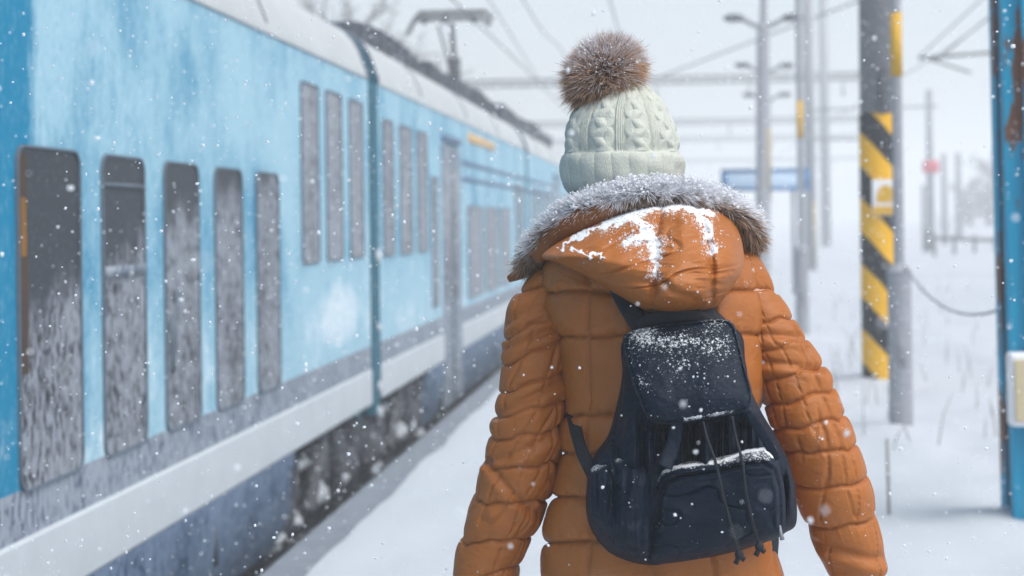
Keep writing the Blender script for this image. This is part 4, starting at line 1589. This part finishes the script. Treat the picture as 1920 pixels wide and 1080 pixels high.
def flap_snow(U_, V_, R):
    top = ss(V_, 760, 625)
    s = .10 + .20 * ss(fbm(U_ / 60, V_ / 40, 3.3, 2), -.1, .8) * top
    s += .34 * np.exp(-(((U_ - 1268) / 46) ** 2 + ((V_ - 640) / 15) ** 2)) + .27 * np.exp(-(((U_ - 1345) / 30) ** 2 + ((V_ - 648) / 24) ** 2)) + .26 * np.exp(-(((U_ - 1205) / 36) ** 2 + ((V_ - 636) / 22) ** 2))
    s += .16 * np.exp(-(((U_ - 1275) / 26) ** 2 + ((V_ - 680) / 26) ** 2)) + .3 * np.exp(-(line_dist(U_, V_, [(1196, 708), (1216, 724)]) / 7) ** 2)
    e = line_dist(U_, V_, [(1285, 786), (1330, 779), (1372, 771)])
    s = np.maximum(s, 1.0 * np.exp(-(e / 3.6) ** 2) * (.75 + .6 * n3(U_ / 9, V_ / 9, 1)))
    s *= 1 - .5 * ss(V_, 690, 760) * (e > 12)
    return s


def flap_detail(U_, V_, R):
    d = .004 * fbm(U_ / 55, V_ / 55, 7.7, 3)
    d += -.0045 * np.exp(-((R - .945) / .012) ** 2) + .004 * np.exp(-((R - .975) / .015) ** 2)     # stitched piping
    e = line_dist(U_, V_, [(1285, 786), (1330, 779), (1372, 771)])
    return d + .002 * np.exp(-(e / 6) ** 2)


flap_o = [(1168, 640), (1180, 622), (1230, 610), (1300, 602), (1350, 598), (1374, 606), (1386, 640), (1398, 690), (1410, 735), (1410, 760), (1392, 773), (1330, 785), (1262, 796), (1232, 795), (1212, 780), (1196, 745), (1178, 695)]
flap_dy = lambda U_, V_: -.245 - .070 * ss(V_, 600, 790)
flap, flap_g = pillow('flap', flap_o, (1288, 700), flap_dy, lambda U_, V_: .030 + 0 * U_, 4, M['pack'], pack, flap_detail, flap_snow, hb=.012, N=360, K=110, org=pk_org)


def pocket_snow(U_, V_, R):
    e = line_dist(U_, V_, [(1228, 905), (1236, 890), (1262, 876), (1330, 868), (1372, 862)])
    s = np.exp(-(e / 5.0) ** 2) * (.8 + .5 * n3(U_ / 11, V_ / 11, 3))
    e2 = line_dist(U_, V_, [(1360, 862), (1400, 846), (1432, 842), (1448, 856)])
    s = np.maximum(s, 1.0 * np.exp(-(e2 / 3.6) ** 2))
    e3 = line_dist(U_, V_, [(1270, 868), (1340, 858), (1440, 852)])
    s = np.maximum(s, .42 * np.exp(-(e3 / 15) ** 2))
    return s + .10 * ss(fbm(U_ / 9, V_ / 9, 3.3, 2), .3, 1)


def pocket_detail(U_, V_, R):
    z = line_dist(U_, V_, [(1232, 985), (1236, 930), (1248, 906), (1280, 893), (1340, 886), (1400, 870), (1430, 868), (1452, 880), (1462, 920), (1464, 985)])
    d = -.010 * np.exp(-(z / 3.6) ** 2) + .0045 * np.exp(-((z - 8) / 4) ** 2)
    d += .007 * fbm(U_ / 70, V_ / 60, 9.1, 3) - .005 * np.clip((1 - np.abs(fbm(U_ / 80, V_ / 50, 3.7, 2)) - .86) / .14, 0, 1)
    return d * (1 - R ** 14)


pocket_o = [(1218, 1052), (1220, 960), (1224, 905), (1240, 882), (1275, 868), (1330, 860), (1370, 852), (1400, 842), (1432, 838), (1452, 850), (1466, 890), (1473, 940), (1471, 992), (1455, 1010), (1400, 1026), (1330, 1043), (1260, 1054)]
pocket, pocket_g = pillow('front_pocket', pocket_o, (1348, 950), -.262, lambda U_, V_: .075 - .02 * ss(V_, 960, 1050), 5, M['pack'], pack, pocket_detail, pocket_snow, hb=.03, N=360, K=120, org=pk_org)


def side_detail(U_, V_, R):
    d = .026 * n3(U_ / 17, V_ / 150, 2.7) + .010 * n3(U_ / 8, V_ / 80, 5.3)
    return (d * (1 - .6 * ss(V_, 900, 1040)) + .006 * fbm(U_ / 40, V_ / 40, 1, 3)) * (1 - R ** 10)


sd_snow = lambda U_, V_, R: .55 * np.exp(-(line_dist(U_, V_, [(1110, 880), (1150, 862), (1180, 856), (1222, 868)]) / 7) ** 2) + .22 * ss(fbm(U_ / 8, V_ / 8, 3, 3), .5, 1.2)
side_o = [(1106, 886), (1128, 866), (1160, 856), (1190, 860), (1222, 872), (1232, 930), (1232, 1010), (1216, 1054), (1160, 1042), (1120, 1006), (1102, 955)]
sp1, sp1_g = pillow('side_pocket', side_o, (1168, 955), lambda U_, V_: -.222 - .025 * ss(U_, 1110, 1200), .085, 4, M['pack'], pack, side_detail, sd_snow, hb=.03, N=240, K=80, org=pk_org)
side_o = [(1452, 838), (1472, 850), (1488, 900), (1494, 945), (1492, 984), (1474, 998), (1458, 1004), (1452, 950), (1450, 890)]
sp2, sp2_g = pillow('side_pocket', side_o, (1472, 930), -.165, .075, 4, M['pack'], pack, side_detail, None, hb=.03, N=200, K=60, org=pk_org)


def ribbon(path, width, thick, name, mat, parent, org, n=50, twist=0.0, mbx=None):
    c = catmull(np.array(path, float), n)
    pts = Q(c[:, 0], c[:, 1], c[:, 2])
    T = np.gradient(pts, axis=0); T /= np.linalg.norm(T, axis=1)[:, None]
    S = np.cross(T, np.array([0, 1.0, 0])); S /= np.linalg.norm(S, axis=1)[:, None]
    N_ = np.cross(S, T)
    wv = np.asarray(width, float)
    wv = np.interp(np.linspace(0, 1, n), np.linspace(0, 1, wv.size), wv.ravel()) / PXM / 2
    prof_ = [(-1, -.5), (-.96, .5), (-.5, .8), (0, .9), (.5, .8), (.96, .5), (1, -.5), (.5, -.8), (-.5, -.8)]
    g = np.stack([pts + S * (a * wv)[:, None] + N_ * (b * thick) for a, b in prof_], 1)
    mb = mbx or MB()
    o0 = mb.n
    mb.grid(g, wrap=True)
    k = len(prof_)
    mb.f.append(tuple(o0 + i for i in range(k))[::-1]); mb.m.append(0)
    mb.f.append(tuple(o0 + (n - 1) * k + i for i in range(k))); mb.m.append(0)
    if mbx is None:
        return mb.build(name, mat, parent, org=org, attr=np.zeros(mb.n))


ribbon([(1150, 520, -.125), (1160, 545, -.150), (1180, 578, -.185), (1205, 615, -.20), (1225, 645, -.20)], [26, 30, 34, 36, 34], .008, 'shoulder_strap', M['packdark'], pack, pk_org)
ribbon([(1330, 540, -.12), (1322, 575, -.165), (1316, 605, -.195), (1310, 640, -.20)], [40, 42, 40, 36], .008, 'shoulder_strap', M['packdark'], pack, pk_org)
ribbon([(1078, 735, .02), (1076, 785, -.075), (1090, 842, -.155), (1110, 884, -.170), (1122, 905, -.17)], [22, 24, 22, 24, 26], .005, 'lower_strap', M['packdark'], pack, pk_org)
ribbon([(1196, 612, -.215), (1225, 598, -.225), (1265, 592, -.23), (1305, 592, -.225), (1330, 606, -.215)], [22, 24, 24, 24, 20], .006, 'haul_loop', M['packdark'], pack, pk_org)
# soft canvas collar of the bag between its top and the hood
pillow('pack_collar', [(1184, 632), (1200, 606), (1228, 576), (1264, 566), (1322, 568), (1345, 584), (1362, 606), (1330, 632), (1250, 640)], (1262, 606), -.155, .055, 4, M['packdark'], pack, None, None, hb=.02, N=90, K=20, org=pk_org)
# gathered neck: flat tape and the two drawstrings
ribbon([(1268, 785, -.322), (1266, 815, -.318), (1258, 845, -.322), (1246, 876, -.335)], [20, 22, 26, 26], .0025, 'closing_tape', M['pack'], pack, pk_org)
ribbon([(1402, 772, -.312), (1420, 800, -.308), (1438, 828, -.30), (1455, 862, -.29)], [14, 16, 16, 14], .0025, 'closing_tape', M['pack'], pack, pk_org)
for pth in ([(1318, 790, -.330), (1326, 822, -.336), (1342, 868, -.352), (1356, 930, -.357), (1372, 990, -.350), (1386, 1040, -.335)],
            [(1372, 780, -.330), (1380, 820, -.335), (1392, 868, -.350), (1398, 920, -.354), (1410, 975, -.348), (1424, 1025, -.335)]):
    c = catmull(np.array(pth, float), 60)
    mb = MB().tube(Q(c[:, 0], c[:, 1], c[:, 2]), .0024, 10)
    e = c[-1]
    mb.ball(Q(e[0], e[1], e[2]), .0075, 8, 0, (1, 1, 1.2))
    for du, dv in ((-7, 17), (10, 10)):
        mb.tube(Q(np.array([e[0], e[0] + du * .5, e[0] + du]), np.array([e[1], e[1] + dv * .6, e[1] + dv]), np.full(3, e[2])), [.0035, .004, .0045], 8)
    mb.build('drawstring', M['packdark'], pack, org=pk_org)
c = np.array([(1462, 985, -.30), (1464, 1000, -.30), (1467, 1012, -.30)], float)
MB().tube(Q(c[:, 0], c[:, 1], c[:, 2]), [.002, .003, .004], 8).build('zip_pull', M['steel'], pack, org=pk_org)

# ------------------------------------------------------------------ snow in the air and crumbs of snow on cloth
def blobs(name, P_, r_, mat, label):
    t_ = (1 + 5 ** .5) / 2
    iv = np.array([(-1, t_, 0), (1, t_, 0), (-1, -t_, 0), (1, -t_, 0), (0, -1, t_), (0, 1, t_), (0, -1, -t_), (0, 1, -t_), (t_, 0, -1), (t_, 0, 1), (-t_, 0, -1), (-t_, 0, 1)])
    iv /= np.linalg.norm(iv[0])
    if_ = np.array([(0, 11, 5), (0, 5, 1), (0, 1, 7), (0, 7, 10), (0, 10, 11), (1, 5, 9), (5, 11, 4), (11, 10, 2), (10, 7, 6), (7, 1, 8), (3, 9, 4), (3, 4, 2), (3, 2, 6), (3, 6, 8), (3, 8, 9), (4, 9, 5), (2, 4, 11), (6, 2, 10), (8, 6, 7), (9, 8, 1)])
    n = len(P_)
    jit = rng.uniform(.7, 1.25, (n, 12, 1))
    sq = rng.uniform(.75, 1.25, (n, 1, 3))
    v = P_[:, None] + iv[None] * jit * sq * r_[:, None, None]
    f = (if_[None] + (np.arange(n) * 12)[:, None, None]).reshape(-1, 3)
    mb = MB()
    mb.v.append(v.reshape(-1, 3)); mb.n = n * 12
    mb.f = [tuple(q) for q in f.tolist()]
    mb.m = [0] * len(mb.f)
    return tag(mb.build(name, mat), label, kind='stuff')


pts, rad_ = [], []
for (y0, y1, n, r0, r1) in ((.55, 1.5, 100, .0009, .0022), (1.5, 2.75, 640, .0011, .0036), (2.75, 5, 3600, .0014, .0036), (5, 9, 12500, .0016, .0042), (9, 15, 12000, .002, .005)):
    y = (rng.uniform(y0 ** 3, y1 ** 3, n)) ** (1 / 3)
    x = .097 * y * 0 + y * rng.uniform(-.52, .36, n)
    z = CAM_H + y * rng.uniform(-.30, .22, n)
    ok = (z > .02) & (x > -2.0)
    pts.append(np.stack([x, y, z], -1)[ok])
    rad_.append((rng.uniform(0, 1, n) ** 2.2 * (r1 - r0) + r0)[ok])
pts, rad_ = np.vstack(pts), np.concatenate(rad_)
# none inside the figure
inside = (np.abs(pts[:, 1] - D) < .34) & (pts[:, 0] > -.42) & (pts[:, 0] < .42) & (pts[:, 2] < 1.75)
blobs('falling_snow', pts[~inside], rad_[~inside], M['flake'], 'snowflakes drifting through the air')

cp, cr = [], []
for g, n, keep in ((lsl_g, 90, None), (rsl_g, 80, None), (torso_g, 110, None), (hood_g, 1500, hood_snow), (flap_g, 230, flap_snow), (pocket_g, 170, pocket_snow), (sp1_g, 14, None), (pbody_g, 10, None)):
    a, b = g.shape[:2]
    i, j = rng.integers(int(a * .12), a - 2, n * 6), rng.integers(0, b, n * 6)
    q = g[i, j]
    e1, e2 = g[i + 1, j] - q, g[i, (j + 1) % b] - q
    nn = np.cross(e1, e2); nn /= np.linalg.norm(nn, axis=1)[:, None] + 1e-12
    nn *= np.sign((nn * (np.array([0, 0, CAM_H]) - q)).sum(1))[:, None]
    w = rng.random(len(q)) < .30 + .6 * np.clip(nn[:, 2], 0, 1)
    if keep is not None:
        cam_q = (q - np.array([0, 0, CAM_H])) @ _R
        u_ = 960 + F_PX * cam_q[:, 0] / -cam_q[:, 2]
        v_ = 540 - F_PX * cam_q[:, 1] / -cam_q[:, 2] + SHIFT * 1920
        w = rng.random(len(q)) < np.clip(keep(u_, v_, np.full(u_.shape, .5)) * 1.2, .012, 1)
    w &= nn[:, 1] < -.15
    q = q[w][:n]
    cp.append(q); cr.append(rng.uniform(0, 1, len(q)) ** 3 * .0019 + .0005)
# snow frozen into the fur and the bobble
n = 6500
k = rng.integers(14, 192, n)
d = rand_dirs(n); d -= (d * T_fur[k]).sum(1)[:, None] * T_fur[k]; d /= np.linalg.norm(d, axis=1)[:, None]
pos_ = pp[k] + d * (pr[k] * .55 + rng.uniform(.007, .023, n))[:, None]
w = (d[:, 2] > -.1) & (n3(pos_[:, 0] * 70, pos_[:, 1] * 70, pos_[:, 2] * 70) + .8 * d[:, 2] - 1.3 * np.clip(np.abs(k - 98) / 98. - .55, 0, 1) > .25)
cp.append(pos_[w]); cr.append((rng.uniform(0, 1, n) ** 2.0 * .0026 + .0008)[w])
d = rand_dirs(1600)
w = d[:, 2] * .5 - d[:, 1] * .4 + rng.normal(0, .25, 1600) > .3
cp.append((bc + d * rng.uniform(.060, .076, (1600, 1)))[w]); cr.append((rng.uniform(0, 1, 1600) ** 2 * .0012 + .0006)[w])
blobs('settled_snow', np.vstack(cp), np.concatenate(cr), M['flake'], 'crumbs of snow caught on the jacket and backpack')

# ------------------------------------------------------------------ the snowy air
o = MB().box((-270, -14, -2.2), (270, 430, 16)).build('haze', [], smooth=False)
hm = bpy.data.materials.new('snowy_air')
hm.use_nodes = True
hn, hl = hm.node_tree.nodes, hm.node_tree.links
hn.remove(hn['Principled BSDF'])
pv = hn.new('ShaderNodeVolumePrincipled')
pv.inputs['Color'].default_value = (.965, .988, 1.0, 1)
pv.inputs['Density'].default_value = .0072
pv.inputs['Anisotropy'].default_value = -.12
hl.new(pv.outputs[0], hn['Material Output'].inputs['Volume'])
o.data.materials.append(hm)
tag(o, 'pale snowy air', 'haze', kind='stuff')
